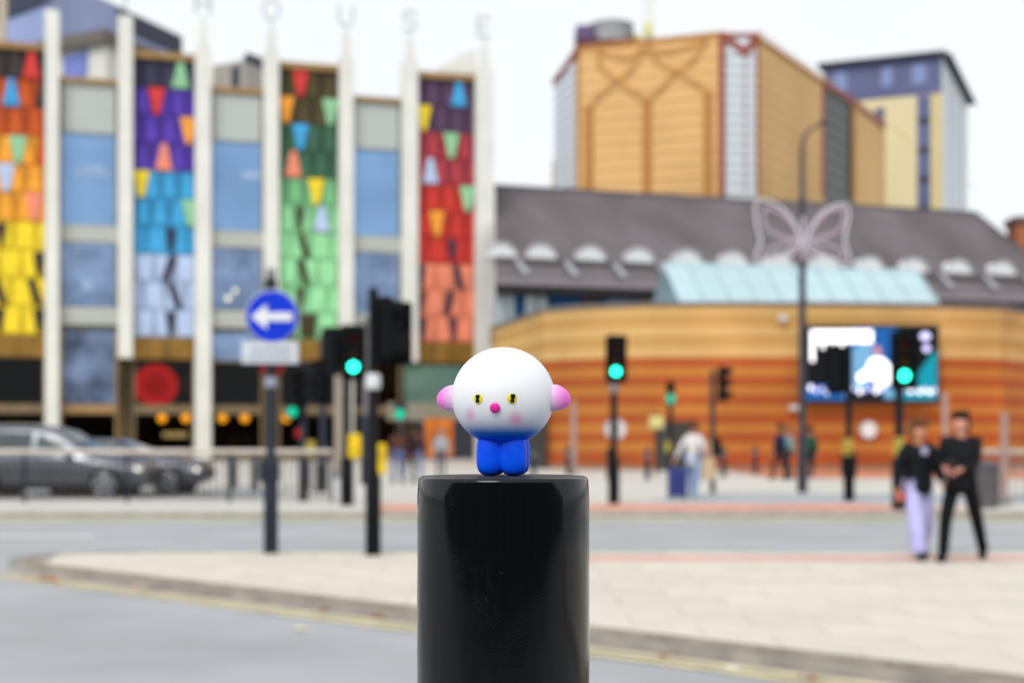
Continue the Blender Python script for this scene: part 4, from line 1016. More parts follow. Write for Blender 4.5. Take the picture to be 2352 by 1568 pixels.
button_box(rt, -.06, -.12, zat(p, 1026), 0, .9, m_yb2); q = MB(); q.lathe([(.14, .5), (.17, .6), (.17, 1.0), (.1, 1.1)], 14); q.build('pole_box', m_pole, rt)
rt, p = station('traffic_signal', 2065, 1170, 'green traffic signal overlapping the lit screen, just left of the walking pair', 'traffic light')
pole_obj(rt, zat(p, 770), .085, m_pole); signal_head(rt, .07, -.1, zat(p, 828), R(-5), 2, m_grn, True, .93)
button_box(rt, -.05, -.12, zat(p, 1026), 0, .9, m_yb2)
for x, yf, yt, lab in ((1318, 1090, 922, 'faint grey slender post standing against the striped wall right of the toy'), (2171, 1096, 905, 'faint grey slender post on the striped wall right of the screen'), (2307, 1160, 950, 'grey slender post rising behind the right hand railing')):
    rt, p = station('slender_post', x, yf, lab, 'post'); pole_obj(rt, zat(p, yt), .1 if yf < 1120 else .07, mat('post_pink_grey', raw=(.36, .25, .22), rough=.6), base=False); MB().lathe([(.13, 0), (.13, .1), (.1, .12)], 12).build('foot_plate', m_grey, rt)

# lamp column with butterfly decoration
rt, p = station('street_lamp', 1843, 1131, 'tall dark street lamp with curved arm rising in front of the screen', 'street lamp')
m_lamp = mat('lamp_column', raw=(.035, .036, .045), rough=.45, var=.2)
H1 = zat(p, 455); H2 = zat(p, 345)
MB().lathe([(.13, 0), (.13, 1.3), (.095, 1.4), (.085, H1), (.06, H1+.05), (.055, H2)], 16).build('column', m_lamp, rt, smooth=True)
s = p.y/F
MB().tube([(0, 0, H2), (2*s, 0, H2+.25), (10*s, 0, H2+.42), (22*s, 0, H2+.52), (36*s, 0, H2+.62), (42*s, 0, H2+.66)], [.05, .045, .04, .034, .03, .03], 8).build('arm', m_lamp, rt, smooth=True)
MB().rbox(36*s, 54*s, -.08, .08, H2+.60, H2+.70, .04).build('lantern', m_lamp, rt)
p0 = p
bt_ = empty('butterfly_decoration', (p.x, p.y-.16, 0), 0, 'large white and lilac wire butterfly light decoration fixed to the street lamp', 'decoration')
m_w1 = mat('butterfly_white', raw=(.76, .74, .77), rough=.5, var=.05); m_w2 = mat('butterfly_red', raw=(.40, .22, .23), rough=.5); m_w3 = mat('butterfly_lilac', raw=(.5, .44, .52), rough=.5)
def bp(x, y): return ((x-1843)*s, 0, KERB+zat(p0, y))
def smooth_pts(pts, n=5, closed=True):
    out = []; m = len(pts)
    for i in range(m if closed else m-1):
        P0, P1, P2, P3 = [Vector(pts[(i+k) % m]) if closed else Vector(pts[min(max(i+k, 0), m-1)]) for k in (-1, 0, 1, 2)]
        for k in range(n):
            t = k/n; out.append(.5*((2*P1)+(-P0+P2)*t+(2*P0-5*P1+4*P2-P3)*t*t+(-P0+3*P1-3*P2+P3)*t**3))
    if not closed: out.append(Vector(pts[-1]))
    return out
LW = [[(1832, 540), (1815, 505), (1785, 475), (1748, 461), (1733, 475), (1736, 520), (1745, 555), (1733, 590), (1745, 608), (1775, 600), (1810, 585), (1832, 570)]]
RW_ = [[(1852, 545), (1870, 510), (1900, 480), (1935, 472), (1947, 490), (1940, 530), (1937, 560), (1947, 590), (1936, 610), (1905, 598), (1870, 585), (1853, 572)]]
for side, L_ in (('left', LW), ('right', RW_)):
    wg = MB().tube(smooth_pts([bp(*q_) for q_ in L_[0]]), .024, 7, True).build('wing', m_w1, bt_, smooth=True)
    sx = -1 if side == 'left' else 1
    inn = [[(1843+sx*12, 548), (1843+sx*40, 500), (1843+sx*82, 480), (1843+sx*92, 500), (1843+sx*80, 530), (1843+sx*45, 548)], [(1843+sx*14, 556), (1843+sx*60, 566), (1843+sx*90, 580), (1843+sx*80, 596), (1843+sx*45, 584)]]
    for i_, loop in enumerate(inn): MB().tube(smooth_pts([bp(*q_) for q_ in loop]), .028, 6, True).build('wing_loop', m_w3, wg)
    for a_ in ([(1843+sx*20, 545), (1843+sx*55, 540), (1843+sx*95, 522)], [(1843+sx*25, 520), (1843+sx*55, 495), (1843+sx*85, 482)], [(1843+sx*18, 560), (1843+sx*30, 600)]):
        MB().tube(smooth_pts([bp(*q_) for q_ in a_], 5, False), .022, 6).build('wing_vein', m_w2, wg)
MB().tube(smooth_pts([bp(1843, 500), bp(1841, 540), bp(1843, 600)], 5, False), .05, 7).build('butterfly_body', m_w3, bt_)
MB().box(-.1, .1, -.0, .1, KERB+zat(p0, 566), KERB+zat(p0, 558)).build('fixing_bracket', m_lamp, bt_)

# bollards on the plaza
def bollard_mesh():
    return MB().lathe([(.12, 0), (.12, .03), (.085, .05), (.085, .86), (.1, .88), (.1, .93), (.085, .95), (.05, .99), (.0, 1.0)], 16).mesh('body', m_navy), MB().lathe([(.088, .72), (.09, .73), (.09, .79), (.088, .8)], 16).mesh('band', m_grey)
bm1, bm2 = bollard_mesh()
for x, yf, lab in ((536, 1121, 'black bollard behind the left guardrail, first right of the parked cars'), (586, 1126, 'black bollard behind the guardrail just left of the arrow sign pole'), (706, 1126, 'black bollard behind the guardrail midway right of the arrow sign pole'), (732, 1130, 'black bollard behind the guardrail nearest the green signal'),
        (1305, 1092, 'black bollard at the left end of the plaza row, nearest the toy'), (1399, 1100, 'black bollard directly behind the nearest right signal pole'), (1487, 1101, 'black bollard left of the service door'), (1662, 1095, 'black bollard right of the person with the suitcase'), (1735, 1088, 'brownish bollard close to the striped wall left of the far pedestrians'), (1225, 1094, 'black bollard partly hidden behind the toy')):
    p = gp(x, yf, KERB); b_ = empty('bollard', (p.x, p.y, KERB), 0, lab, 'bollard', 'black bollards on the plaza')
    o = bpy.data.objects.new('post', bm1); link(o, b_); o = bpy.data.objects.new('band', bm2); link(o, b_)

# guardrails
def guardrail(x0, x1, Y, Y1, label, npan, z0=KERB, hh=1.06, barm=None):
    A_ = Vector((x0, Y)); B_ = Vector((x1, Y1)); L = (B_-A_).length; rz = math.atan2((B_-A_).y, (B_-A_).x)
    rt = empty('guardrail', (x0, Y, z0), rz, label, 'railing')
    m_r = mat('guardrail_rail', raw=(.46, .415, .37), rough=.45, metal=.3, var=.1); mbx = barm or mat('guardrail_bar', raw=(.07, .06, .055), rough=.5)
    MB().tube([(0, 0, hh), (L, 0, hh)], .055, 8).build('top_rail', m_r, rt); MB().tube([(0, 0, .12), (L, 0, .12)], .02, 6).build('bottom_rail', mbx, rt)
    MB().tube([(0, 0, hh-.17), (L, 0, hh-.17)], .015, 6).build('middle_rail', mbx, rt)
    pm = MB().box(-.028, .028, -.028, .028, -.0, hh-.04).mesh('post', m_navy if barm is None else barm); bmx = MB().box(-.012, .012, -.012, .012, .12, hh-.17).mesh('bar', mbx)
    for k in range(npan+1): o = bpy.data.objects.new('post', pm); link(o, rt); o.location = (L*k/npan, 0, 0)
    nb = min(int(L/.13), 290)
    for k in range(1, nb): o = bpy.data.objects.new('bar', bmx); link(o, rt); o.location = (L*k/nb, 0, 0)
guardrail(-14.5, (762-1176)/F*29.8, 29.8, 29.8, 'long grey pedestrian guardrail on the left in front of the cars', 5)
guardrail((2236-1176)/F*29.5, 14.5, 29.5, 28.9, 'grey guardrail at the right edge behind the walking pair', 2, barm=mat('guardrail_grey', raw=(.22, .20, .20), rough=.5))
# litter bin
p = gp(2264, 1166, KERB); bn = empty('litter_bin', (p.x, p.y, KERB), 0, 'grey cylindrical litter bin behind the right walking man', 'bin')
MB().lathe([(.2, 0), (.235, .03), (.24, .7), (.245, .72)], 22).build('body', mat('bin_grey', raw=(.13, .12, .13), rough=.6, var=.15), bn, smooth=True)
MB().lathe([(.26, .72), (.265, .76), (.24, .84), (.12, .9)], 22).build('lid', mat('bin_lid', raw=(.08, .08, .09), rough=.5), bn, smooth=True)
q = MB()
for k in range(12): a_ = 2*math.pi*k/12; q.box(.243*math.cos(a_)-.01, .243*math.cos(a_)+.01, .243*math.sin(a_)-.01, .243*math.sin(a_)+.01, .06, .68)
q.build('slat', mat('bin_slat', raw=(.09, .085, .09)), bn)
# fallen leaves by the kerb
def leaf(x, y, col, sz, lab):
    p = gp(x, y, .01); m = mat('leaf_%d' % int(sum(col)), raw=tuple(c*.8+.06 for c in lin(col)), rough=.8, var=.2, scale=20)
    vs = []; n = 10
    for k in range(n): a_ = 2*math.pi*k/n; r_ = .72*sz*(1+.35*math.cos(5*a_)*.5+.25*math.cos(a_)); vs.append((r_*math.cos(a_), r_*.75*math.sin(a_), .012+.2*sz*abs(math.sin(a_*2))))
    q = MB(); q.add(vs+[(0, 0, .02)], [(i, (i+1) % n, n) for i in range(n)]); q.tube([(-sz*.9, 0, .014), (-sz*1.9, .1*sz, .016)], .003, 4)
    o = q.build('fallen_leaf', m); o.location = (p.x, p.y, .0); o.rotation_euler = (0, 0, rnd.uniform(0, 6)); tag(o, lab, 'leaf', 'fallen leaves along the gutter')
for a_ in ((108, 1330, (235, 140, 60), .13, 'orange fallen leaf in the gutter at the left tip of the island'), (130, 1338, (200, 110, 60), .07, 'small brown leaf beside the orange leaf'), (588, 1372, (120, 50, 30), .10, 'dark red fallen leaf against the kerb below the arrow sign'), (312, 1350, (190, 120, 70), .07, 'brown leaf on the yellow line'), (350, 1354, (180, 100, 80), .08, 'reddish leaf in the gutter left of centre'), (740, 1398, (190, 100, 60), .08, 'rusty leaf in the gutter left of the tall signal'), (860, 1414, (200, 120, 80), .09, 'orange brown leaf in the gutter below the tall signal'), (880, 1422, (170, 90, 60), .07, 'brown leaf close to the bollard, left side'),
        (690, 1446, (240, 225, 170), .085, 'pale yellow leaf alone on the near road'), (1530, 1506, (190, 100, 70), .07, 'red brown leaf in the gutter right of the bollard'), (1680, 1538, (240, 238, 232), .075, 'white scrap of paper on the yellow lines'), (1860, 1556, (200, 110, 80), .07, 'brown leaf near the right bottom kerb'), (1700, 1402, (200, 170, 150), .0, '')):
    if a_[3] > 0: leaf(*a_)

# ------------------------------------------------------------------ cars
m_tyre = mat('tyre', raw=(.015, .015, .017), rough=.8); m_rim = mat('alloy', raw=(.5, .52, .56), rough=.3, metal=.5); m_cgl = mat('car_glass', raw=(.055, .075, .08), rough=.06, spec=.8, var=.4, scale=1.2)
m_hl = mat('headlamp', raw=(.8, .8, .75), rough=.15, emit=(255, 245, 210), es=1.6, var=0); m_plst = mat('car_plastic', raw=(.015, .016, .018), rough=.6)
def car(name, label, p, st, wheels, paint, windows, wr=.34, hl=None, lamp=None, hw=.92):
    """st: stations (x, zlow, zbelt, ztop, hw_belt, hw_top); nose points to +x at x=0"""
    rt = empty(name, (p[0], p[1], 0), 0, label, 'car')
    q = MB(); ring = []
    for (x, zl, zb, zt_, hb, ht) in st:
        zm = (zl+zb)/2
        half = [(hb*.90, zl), (hb, zl+.10), (hb*1.0, zm), (hb*.985, zb-.06), (hb*.95, zb), (ht, zt_-.05 if zt_-zb > .12 else zt_-.01), (ht*.8, zt_)]
        ring.append([(x, -y, z) for y, z in half]+[(x, y, z) for y, z in reversed(half)])
    n = len(ring[0]); vs = [v for r_ in ring for v in r_]
    fs = [(k*n+i, k*n+(i+1) % n, (k+1)*n+(i+1) % n, (k+1)*n+i) for k in range(len(st)-1) for i in range(n)]
    fs += [tuple(range(n)), tuple(reversed(range((len(st)-1)*n, len(st)*n)))]
    q.add(vs, fs); body = q.build('body', paint, rt, smooth=True); sbv = body.modifiers.new('sub', 'SUBSURF'); sbv.levels = 1; sbv.render_levels = 1
    def side_poly(nm, pts, m, off, par=None):
        # pts (x, z) on the near side, y interpolated from stations
        P = []
        for x, z in pts:
            for a, b in zip(st[:-1], st[1:]):
                if b[0] <= x <= a[0]:
                    t = (a[0]-x)/(a[0]-b[0]); zb = a[2]+(b[2]-a[2])*t; zt_ = a[3]+(b[3]-a[3])*t; hb = a[4]+(b[4]-a[4])*t; ht = a[5]+(b[5]-a[5])*t
                    f_ = min(max((z-zb)/max(zt_-zb, .01), 0), 1); P.append((x, -(hb*.97+(ht-hb*.97)*f_)-off, z)); break
        for sgn in (1, -1):
            Q = [(x, y*sgn, z) for x, y, z in P]; n_ = len(Q); q2 = MB(); q2.add(Q+[(x, y+.03*sgn, z) for x, y, z in Q], [tuple(range(n_)), tuple(reversed(range(n_, 2*n_)))]+[(i, (i+1) % n_, n_+(i+1) % n_, n_+i) for i in range(n_)])
            q2.build(nm, m, par or rt)
    for wpts in windows['side']: side_poly('side_window', wpts, m_cgl, .012)
    for nm in ('windscreen', 'rear_window'):
        if nm in windows:
            (x0, z0, h0), (x1, z1, h1) = windows[nm]; q2 = MB(); nn = Vector((z0-z1, 0, x1-x0)).normalized()*(-.02); nn = nn if nn.z > 0 else -nn
            V = [Vector((x0, -h0, z0)), Vector((x0, h0, z0)), Vector((x1, h1, z1)), Vector((x1, -h1, z1))]; V = [v+nn for v in V]
            q2.add(V+[v-nn*1.2 for v in V], [(0, 1, 2, 3), (7, 6, 5, 4), (0, 4, 5, 1), (1, 5, 6, 2), (2, 6, 7, 3), (3, 7, 4, 0)]); q2.build(nm, m_cgl, rt)
    for x in wheels:
        for sy in (-1, 1):
            ya = sy*(hw-.02)
            q2 = MB(); q2.lathe([(wr+.07, -.012), (wr+.075, .02)], 26, (x, ya, wr+.01), 'y'); q2.build('wheel_arch', m_plst, rt)
            wh = empty('wheel', (0, 0, 0)); wh.parent = rt; wh.location = (x, sy*(hw+.03), wr)
            q2 = MB(); q2.lathe([(wr-.06, -.115), (wr, -.09), (wr, .09), (wr-.06, .115)], 26, (0, 0, 0), 'y'); q2.build('tyre', m_tyre, wh, smooth=True)
            q2 = MB(); yy = sy*.118
            q2.lathe([(wr-.09, -.01), (wr-.09, .01)], 22, (0, -yy*-1*0+(-.118 if sy < 0 else .118), 0), 'y')
            q2.build('rim', m_plst, wh)
            q3 = MB()
            for k in range(5):
                a = 2*math.pi*k/5+.3; d = Vector((math.cos(a), 0, math.sin(a))); e = Vector((-d.z, 0, d.x))*.035; y_ = -.135 if sy < 0 else .135; c_ = Vector((0, y_, 0))
                q3.add([c_+e, c_-e, c_+d*(wr-.1)-e*.9, c_+d*(wr-.1)+e*.9], [(0, 1, 2, 3)])
            q3.tube([(math.cos(2*math.pi*k/20)*(wr-.09), (-.13 if sy < 0 else .13), math.sin(2*math.pi*k/20)*(wr-.09)) for k in range(20)], .018, 5, True); q3.build('spoke', m_rim, wh)
    for sy in (-1, 1):
        q2 = MB(); hx, hz = hl; q2.rbox(hx-.42, hx, sy*.66-.2, sy*.66+.2, hz-.09, hz+.06, .04); q2.build('headlight', m_rim, rt)
        if lamp:
            q2 = MB(); q2.lathe([(.055, 0), (.04, .03)], 12, (hx-.12, -(hw*.935) if sy < 0 else hw*.935, hz-.02), 'y'); q2.build('headlight', m_hl, rt)
        q2 = MB(); q2.rbox(windows['mirror'][0]-.1, windows['mirror'][0]+.1, sy*(hw+.12)-.09, sy*(hw+.12)+.09, windows['mirror'][1]-.07, windows['mirror'][1]+.07, .03); q2.build('mirror', paint, rt)
    side_poly('sill', [(wheels[0]-wr-.15, .22), (wheels[0]-wr-.15, .34), (wheels[1]+wr+.15, .34), (wheels[1]+wr+.15, .22)], m_plst, .015)
    for xd in windows['handles']: side_poly('door_handle', [(xd, windows['hz']), (xd, windows['hz']+.04), (xd-.2, windows['hz']+.04), (xd-.2, windows['hz'])], m_plst, .03)
    q2 = MB(); q2.rbox(-.03, .035, -.5, .5, .42, .62, .02); q2.build('grille', m_plst, rt)
    q2 = MB(); q2.rbox(st[-1][0]-.02, st[-1][0]+.05, -.85, -.7, .8, 1.1, .02).rbox(st[-1][0]-.02, st[-1][0]+.05, .7, .85, .8, 1.1, .02); q2.build('tail_light', mat('tail_red', raw=(.3, .01, .01), rough=.2), rt)
    return rt
pv = mat('mpv_grey_paint', raw=(.13, .14, .165), rough=.25, metal=.8, var=.08, coat=.6)
mp = [(0, .36, .68, .74, .68, .6), (-.1, .27, .76, .86, .84, .72), (-.45, .24, .78, .93, .90, .76), (-1.0, .24, .86, 1.03, .92, .80), (-1.35, .24, .93, 1.14, .92, .78), (-1.75, .24, .97, 1.42, .92, .70), (-2.2, .24, 1.0, 1.72, .92, .70), (-2.9, .24, 1.02, 1.79, .92, .74), (-4.2, .24, 1.03, 1.78, .92, .74), (-4.75, .26, 1.03, 1.68, .90, .70), (-4.92, .34, .98, 1.05, .84, .76)]
Y1 = 33.8
px1 = at(332, 1100, Y1).x
car('people_carrier', 'dark grey people carrier half out of the photo at the far left behind the guardrail', (px1, Y1+.95), mp, (-.93, -3.85), pv,
    dict(side=[[(-1.72, 1.05), (-2.12, 1.46), (-2.58, 1.57), (-2.62, 1.08)], [(-2.76, 1.09), (-2.72, 1.58), (-3.6, 1.59), (-3.62, 1.1)], [(-3.72, 1.1), (-3.7, 1.58), (-4.4, 1.52), (-4.55, 1.12)]], windscreen=((-1.3, 1.13, .68), (-2.1, 1.60, .60)), mirror=(-1.85, 1.08), handles=(-2.5, -3.5), hz=.92), .345, (-.06, .72), True)
ps = mat('saloon_grey_paint', raw=(.10, .105, .135), rough=.25, metal=.8, var=.08, coat=.6)
sl = [(0, .34, .70, .78, .68, .6), (-.1, .26, .76, .85, .82, .7), (-.5, .22, .80, .93, .88, .72), (-1.15, .22, .82, .96, .90, .78), (-1.5, .22, .88, 1.05, .90, .74), (-2.0, .22, .92, 1.3, .90, .64), (-2.45, .22, .94, 1.42, .90, .60), (-3.2, .22, .95, 1.42, .90, .60), (-3.9, .22, .96, 1.25, .90, .62), (-4.3, .24, .96, 1.02, .88, .7), (-4.55, .32, .9, .95, .8, .66)]
Y2 = 35.9
px2 = at(466, 1100, Y2).x
car('parked_car', 'dark grey car with silver alloy wheel ahead of the people carrier', (px2, Y2+.9), sl, (-.88, -3.55), ps,
    dict(side=[[(-1.75, .98), (-2.25, 1.28), (-2.6, 1.34), (-2.65, .99)], [(-2.75, 1.0), (-2.72, 1.34), (-3.4, 1.33), (-3.75, 1.02)]], windscreen=((-1.45, 1.05, .66), (-2.3, 1.38, .56)), rear_window=((-3.3, 1.39, .56), (-4.15, 1.07, .62)), mirror=(-1.8, 1.0), handles=(-2.55, -3.35), hz=.86), .33, (-.06, .66), True, hw=.9)
# ------------------------------------------------------------------ people
def bake(o):
    dg = bpy.context.evaluated_depsgraph_get(); ev = o.evaluated_get(dg)
    me = bpy.data.meshes.new_from_object(ev, depsgraph=dg); me.name = o.name
    o.modifiers.clear(); old = o.data; o.data = me; bpy.data.meshes.remove(old)
    me.polygons.foreach_set('use_smooth', [True]*len(me.polygons))
SKINS = []
def skin(name, nodes, edges, m, parent, sub=1, root=0):
    """nodes: list of (pos, radius or (rx, ry))"""
    me = bpy.data.meshes.new(name); me.from_pydata([tuple(n[0]) for n in nodes], edges, []); me.materials.append(m)
    o = bpy.data.objects.new(name, me); link(o, parent)
    sk = o.modifiers.new('skin', 'SKIN'); sk.use_smooth_shade = True
    for i, n in enumerate(nodes):
        r = n[1]; sv = o.data.skin_vertices[0].data[i]; sv.radius = (r, r) if not isinstance(r, tuple) else r; sv.use_root = (i == root)
    s = o.modifiers.new('sub', 'SUBSURF'); s.levels = sub; s.render_levels = sub
    SKINS.append(o); return o
V = Vector
def person(label, x, yfoot, height, heading, skin_c, top_c, trouser_c, hair_c, shoe_c, lf, rf, lh, rh, top_len=.92, wide=1., hair='short', lean=0., z=KERB, group=None, sleeves=True, bulk=1., shoe_lift=(0, 0), look=0., collar=None, pos=None):
    """lf/rf feet and lh/rh wrists in the person's own frame: x to the left hand side of the viewer when facing viewer ... +y is forward"""
    p = gp(x, yfoot, z) if pos is None else V((pos[0], pos[1], z))
    rt = empty('person', (p.x, p.y, z), heading, label, 'person', group)
    k = height/1.75; nm = '_'.join(str(int(c)) for c in skin_c)
    ms = mat('skin_'+nm, raw=lin(skin_c), rough=.55, var=.05)
    def mk(c, t): return mat('%s_%d_%d_%d' % ((t,)+tuple(c)), raw=lin(c), rough=.85, var=.15, scale=4, bump=.3, bscale=40)
    drop = .5*((V(lf)-V(rf)).length**2)/8/.45
    hz = .93-drop*.35
    sh = lambda q_: V((q_[0], q_[1]+lean*(q_[2]-.9), q_[2]))*k
    def legs(side, ft, lift):
        hip = V((side*.095, 0, hz)); an = V((ft[0], ft[1], .09+lift)); kn = (hip+an)/2+V((side*.015, .06, .02)); return hip, kn, an, V((ft[0]+side*.02, ft[1]+.13, .035+lift*.4))
    def arm(side, wr):
        s_ = V((side*(.175*(.5+.5*bulk)), lean*.5, 1.42)); w_ = V(wr); mid = (s_+w_)/2; L = (w_-s_).length; sag = math.sqrt(max(0, .285**2-(L/2)**2)); ax = (w_-s_).normalized()
        out = V((side*.55, -.75, -.25)); out = (out-ax*out.dot(ax)).normalized(); return s_, mid+out*sag, w_
    # body: one continuous skin with hands of five fingers
    N = []; E = []
    def n(pos, r, par=None): N.append((V(pos)*k, r*k if not isinstance(r, tuple) else (r[0]*k, r[1]*k))); i = len(N)-1; E.append((par, i)) if par is not None else None; return i
    l = lean
    pel = n((0, 0, hz+.03), .115); wa = n((0, l*.2, 1.12), .105, pel); chs = n((0, l*.4, 1.30), .12, wa); nb = n((0, l*.55, 1.45), .065, chs); nk = n((0, l*.6+.005, 1.51), .052, nb)
    fx, fy = math.sin(look)*.0, 0
    hb = n((0, l*.65+.02, 1.575), .072, nk); hm = n((0, l*.7+.015, 1.645), .092, hb); ht = n((0, l*.7, 1.715), .062, hm)
    nose = n((0, l*.65+.115, 1.62), .012, hm)
    for s in (-1, 1): n((s*.088, l*.65+.005, 1.635), .018, hm)
    for s, ft, lift in ((-1, lf, shoe_lift[0]), (1, rf, shoe_lift[1])):
        hp, kn, an, toe = legs(s, ft, lift); a = n(hp, .085, pel); b = n(kn, .055, a); c = n(an, .034, b); n(toe, .02, c)
    hands = []
    for s, wr in ((-1, lh), (1, rh)):
        s_, el, w_ = arm(s, wr); a = n(s_, .05, chs); b = n(el, .040, a); c = n(w_, .027, b)
        ax = (w_-el).normalized(); side = ax.cross(V((0, 1, 0))).normalized() if abs(ax.y) < .85 else V((1, 0, 0)); pn = side.cross(ax).normalized()
        palm = n(w_+ax*.055, (.034, .022), c)
        for f_, (off, ln) in enumerate(((-.03, .066), (-.01, .076), (.01, .072), (.03, .058))):
            b0 = w_+ax*.095+side*off; a1 = n(b0, .0088, palm); a2 = n(b0+ax*ln*.55+pn*.012, .0080, a1); n(b0+ax*ln*.85+pn*.034, .0068, a2)
        t0 = w_+ax*.05+side*-.042*(-s)+pn*.012; a1 = n(t0, .0105, palm); n(t0+ax*.045+side*.012*s+pn*.02, .009, a1)
    body = skin('body', N, E, ms, rt)
    # eyes and mouth
    q = MB()
    for s in (-1, 1): q.lathe([(.0, .006), (.009, .004), (.011, 0)], 8, (s*.032*k, (l*.65+.103)*k, 1.655*k), 'y', caps=False)
    q.v = [(a, 2*(l*.65+.103)*k-b, c) for a, b, c in q.v]
    q.build('eyes', mat('eye_dark', raw=(.02, .015, .01), rough=.2), rt)
    q = MB(); q.rbox(-.022*k, .022*k, (l*.65+.082)*k, (l*.65+.094)*k, 1.580*k, 1.588*k, .002); q.build('mouth', mat('lips', raw=(.35, .10, .09)), rt)
    # hair
    hn = [(V((0, l*.65-.02, 1.68))*k, .100*k), (V((0, l*.65-.005, 1.745))*k, .075*k), (V((0, l*.6-.07, 1.62))*k, .07*k)]
    he = [(0, 1), (0, 2)]
    if hair == 'long':
        hn += [(V((0, l*.55-.09, 1.5))*k, .085*k), (V((0, l*.5-.09, 1.38))*k, .07*k)]; he += [(2, 3), (3, 4)]
    if hair == 'bushy': hn = [(a, b*1.13) for a, b in hn]
    skin('hair', hn, he, mk(hair_c, 'hair'), rt, 2)
    # top
    tn = []; te = []
    def t(pos, r, par=None): tn.append((V(pos)*k, r*k)); i = len(tn)-1; te.append((par, i)) if par is not None else None; return i
    c0 = t((0, l*.35, 1.28), .158*bulk); c1 = t((0, l*.15, 1.10), .148*bulk, c0); c2 = t((0, 0, top_len+.06), .146*bulk, c1); t((0, 0, top_len-.03), .150*bulk, c2); c3 = t((0, l*.5, 1.42), .10, c0); c4 = t((0, l*.58, 1.485), .068, c3)
    for s, wr in ((-1, lh), (1, rh)):
        s_, el, w_ = arm(s, wr); a = t(s_+V((-s*.012, 0, -.012)), .078*bulk, c0)
        if sleeves: b = t(el, .062*bulk, a); t(w_+(el-w_).normalized()*.02, .046, b)
        else: b = t(el, .060, a); t(el+(w_-el)*.78, .046, b)
    skin('jacket' if sleeves else 'shirt', tn, te, mk(top_c, 'top'), rt)
    if collar:
        q = MB(); q.rbox(-.05*k, .05*k, (l*.5+.10)*k, (l*.5+.155)*k, 1.33*k, 1.44*k, .02); q.build('shirt_front', mk(collar, 'top'), rt)
    # trousers
    tn = []; te = []
    def u(pos, r, par=None): tn.append((V(pos)*k, r*k)); i = len(tn)-1; te.append((par, i)) if par is not None else None; return i
    b0 = u((0, 0, hz+.04), .128)
    for s, ft, lift in ((-1, lf, shoe_lift[0]), (1, rf, shoe_lift[1])):
        hp, kn, an, toe = legs(s, ft, lift); a = u(hp, .105, b0); b = u(kn, .070*(1+(wide-1)*.8), a); e_ = u(an+V((0, 0, .03)), .054*wide, b); u(an+V((0, .0, -.02)), .056*wide, e_)
    skin('trousers', tn, te, mk(trouser_c, 'cloth'), rt)
    for s, ft, lift in ((-1, lf, shoe_lift[0]), (1, rf, shoe_lift[1])):
        hp, kn, an, toe = legs(s, ft, lift)
        skin('shoe', [(V((an.x, an.y-.05, .055+lift))*k, .056*k), (V((an.x, an.y+.05, .055+lift*.8))*k, .060*k), (V((toe.x, toe.y+.03, .044+lift*.4))*k, .046*k)], [(0, 1), (1, 2)], mk(shoe_c, 'shoe'), rt)
    return rt, p
PI = math.pi
# heading: rotation of the person's forward (+y). PI = facing the camera. With heading PI the local -x side appears on the right of the photo.
blk = (20, 22, 26)
rt1, p1 = person('person in black open jacket and pale lilac wide trousers walking beside a man in black', 2108, 1282, 1.55, PI+.35, (205, 140, 110), (16, 22, 28), (186, 184, 232), (120, 82, 56), (25, 26, 38),
    (-.13, -.14, 0), (.14, .22, 0), (-.30, .12, .96), (.32, .02, .88), bulk=1.3, top_len=.83, wide=2.1, hair='bushy', lean=.04, collar=(190, 185, 215), shoe_lift=(.03, 0))
o = skin('jacket_pocket_cloth', [(V((.26, .05, .82))*.91, .055), (V((.27, .07, .75))*.91, .05)], [(0, 1)], mat('red_cloth', raw=(.75, .07, .03), rough=.8), rt1)
rt2, p2 = person('man all in black walking and looking down at a phone held in both hands', 2208, 1286, 1.64, PI-.55, (212, 150, 132), blk, (9, 10, 12), (48, 36, 30), (14, 14, 16),
    (-.17, -.36, 0), (.13, .32, 0), (-.03, .32, 1.08), (.09, .33, 1.10), bulk=1.32, top_len=.84, wide=1.25, hair='short', lean=.05, sleeves=False)
ph = empty('mobile_phone', (0, 0, 0), 0, 'small dark phone held in the hands of the man in black', 'phone')
fw_ = V((-math.sin(PI-.55), math.cos(PI-.55), 0))
ph.location = (p2.x+fw_.x*.43, p2.y+fw_.y*.43, KERB+1.075); ph.rotation_euler = (R(-30), 0, PI-.55)
MB().rbox(-.037, .037, -.005, .005, -.075, .075, .004).build('case', m_blk, ph); MB().rbox(-.033, .033, -.0065, -.0052, -.07, .07, .0005).build('screen', mat('phone_screen', raw=(.05, .06, .08), rough=.1), ph)
# person with suitcase
rt3, p3 = person('person in white coat and light jeans pulling a blue suitcase towards the plaza', 1592, 1143, 1.70, -.55, (200, 140, 115), (218, 214, 212), (150, 170, 208), (100, 62, 48), (190, 195, 205),
    (-.11, .18, 0), (.12, -.16, 0), (-.34, -.22, .92), (.26, .10, .95), top_len=.80, wide=1.15, hair='short')
bp_ = skin('coat_tail', [(V((0, -.03, .85)), .165), (V((.02, -.02, .70)), .16)], [(0, 1)], mat('coat_white', raw=(.62, .60, .58), var=.1), rt3)
bg = empty('tote_bag', (p3.x+.30, p3.y-.02, KERB+.42), -.4, 'beige tote bag hanging at the right side of the person in white', 'bag')
q = MB(); q.add([(-.2, -.08, 0), (.2, -.08, 0), (.2, .08, 0), (-.2, .08, 0), (-.17, -.05, .5), (.17, -.05, .5), (.17, .05, .5), (-.17, .05, .5)], [(0, 3, 2, 1), (4, 5, 6, 7), (0, 1, 5, 4), (1, 2, 6, 5), (2, 3, 7, 6), (3, 0, 4, 7)])
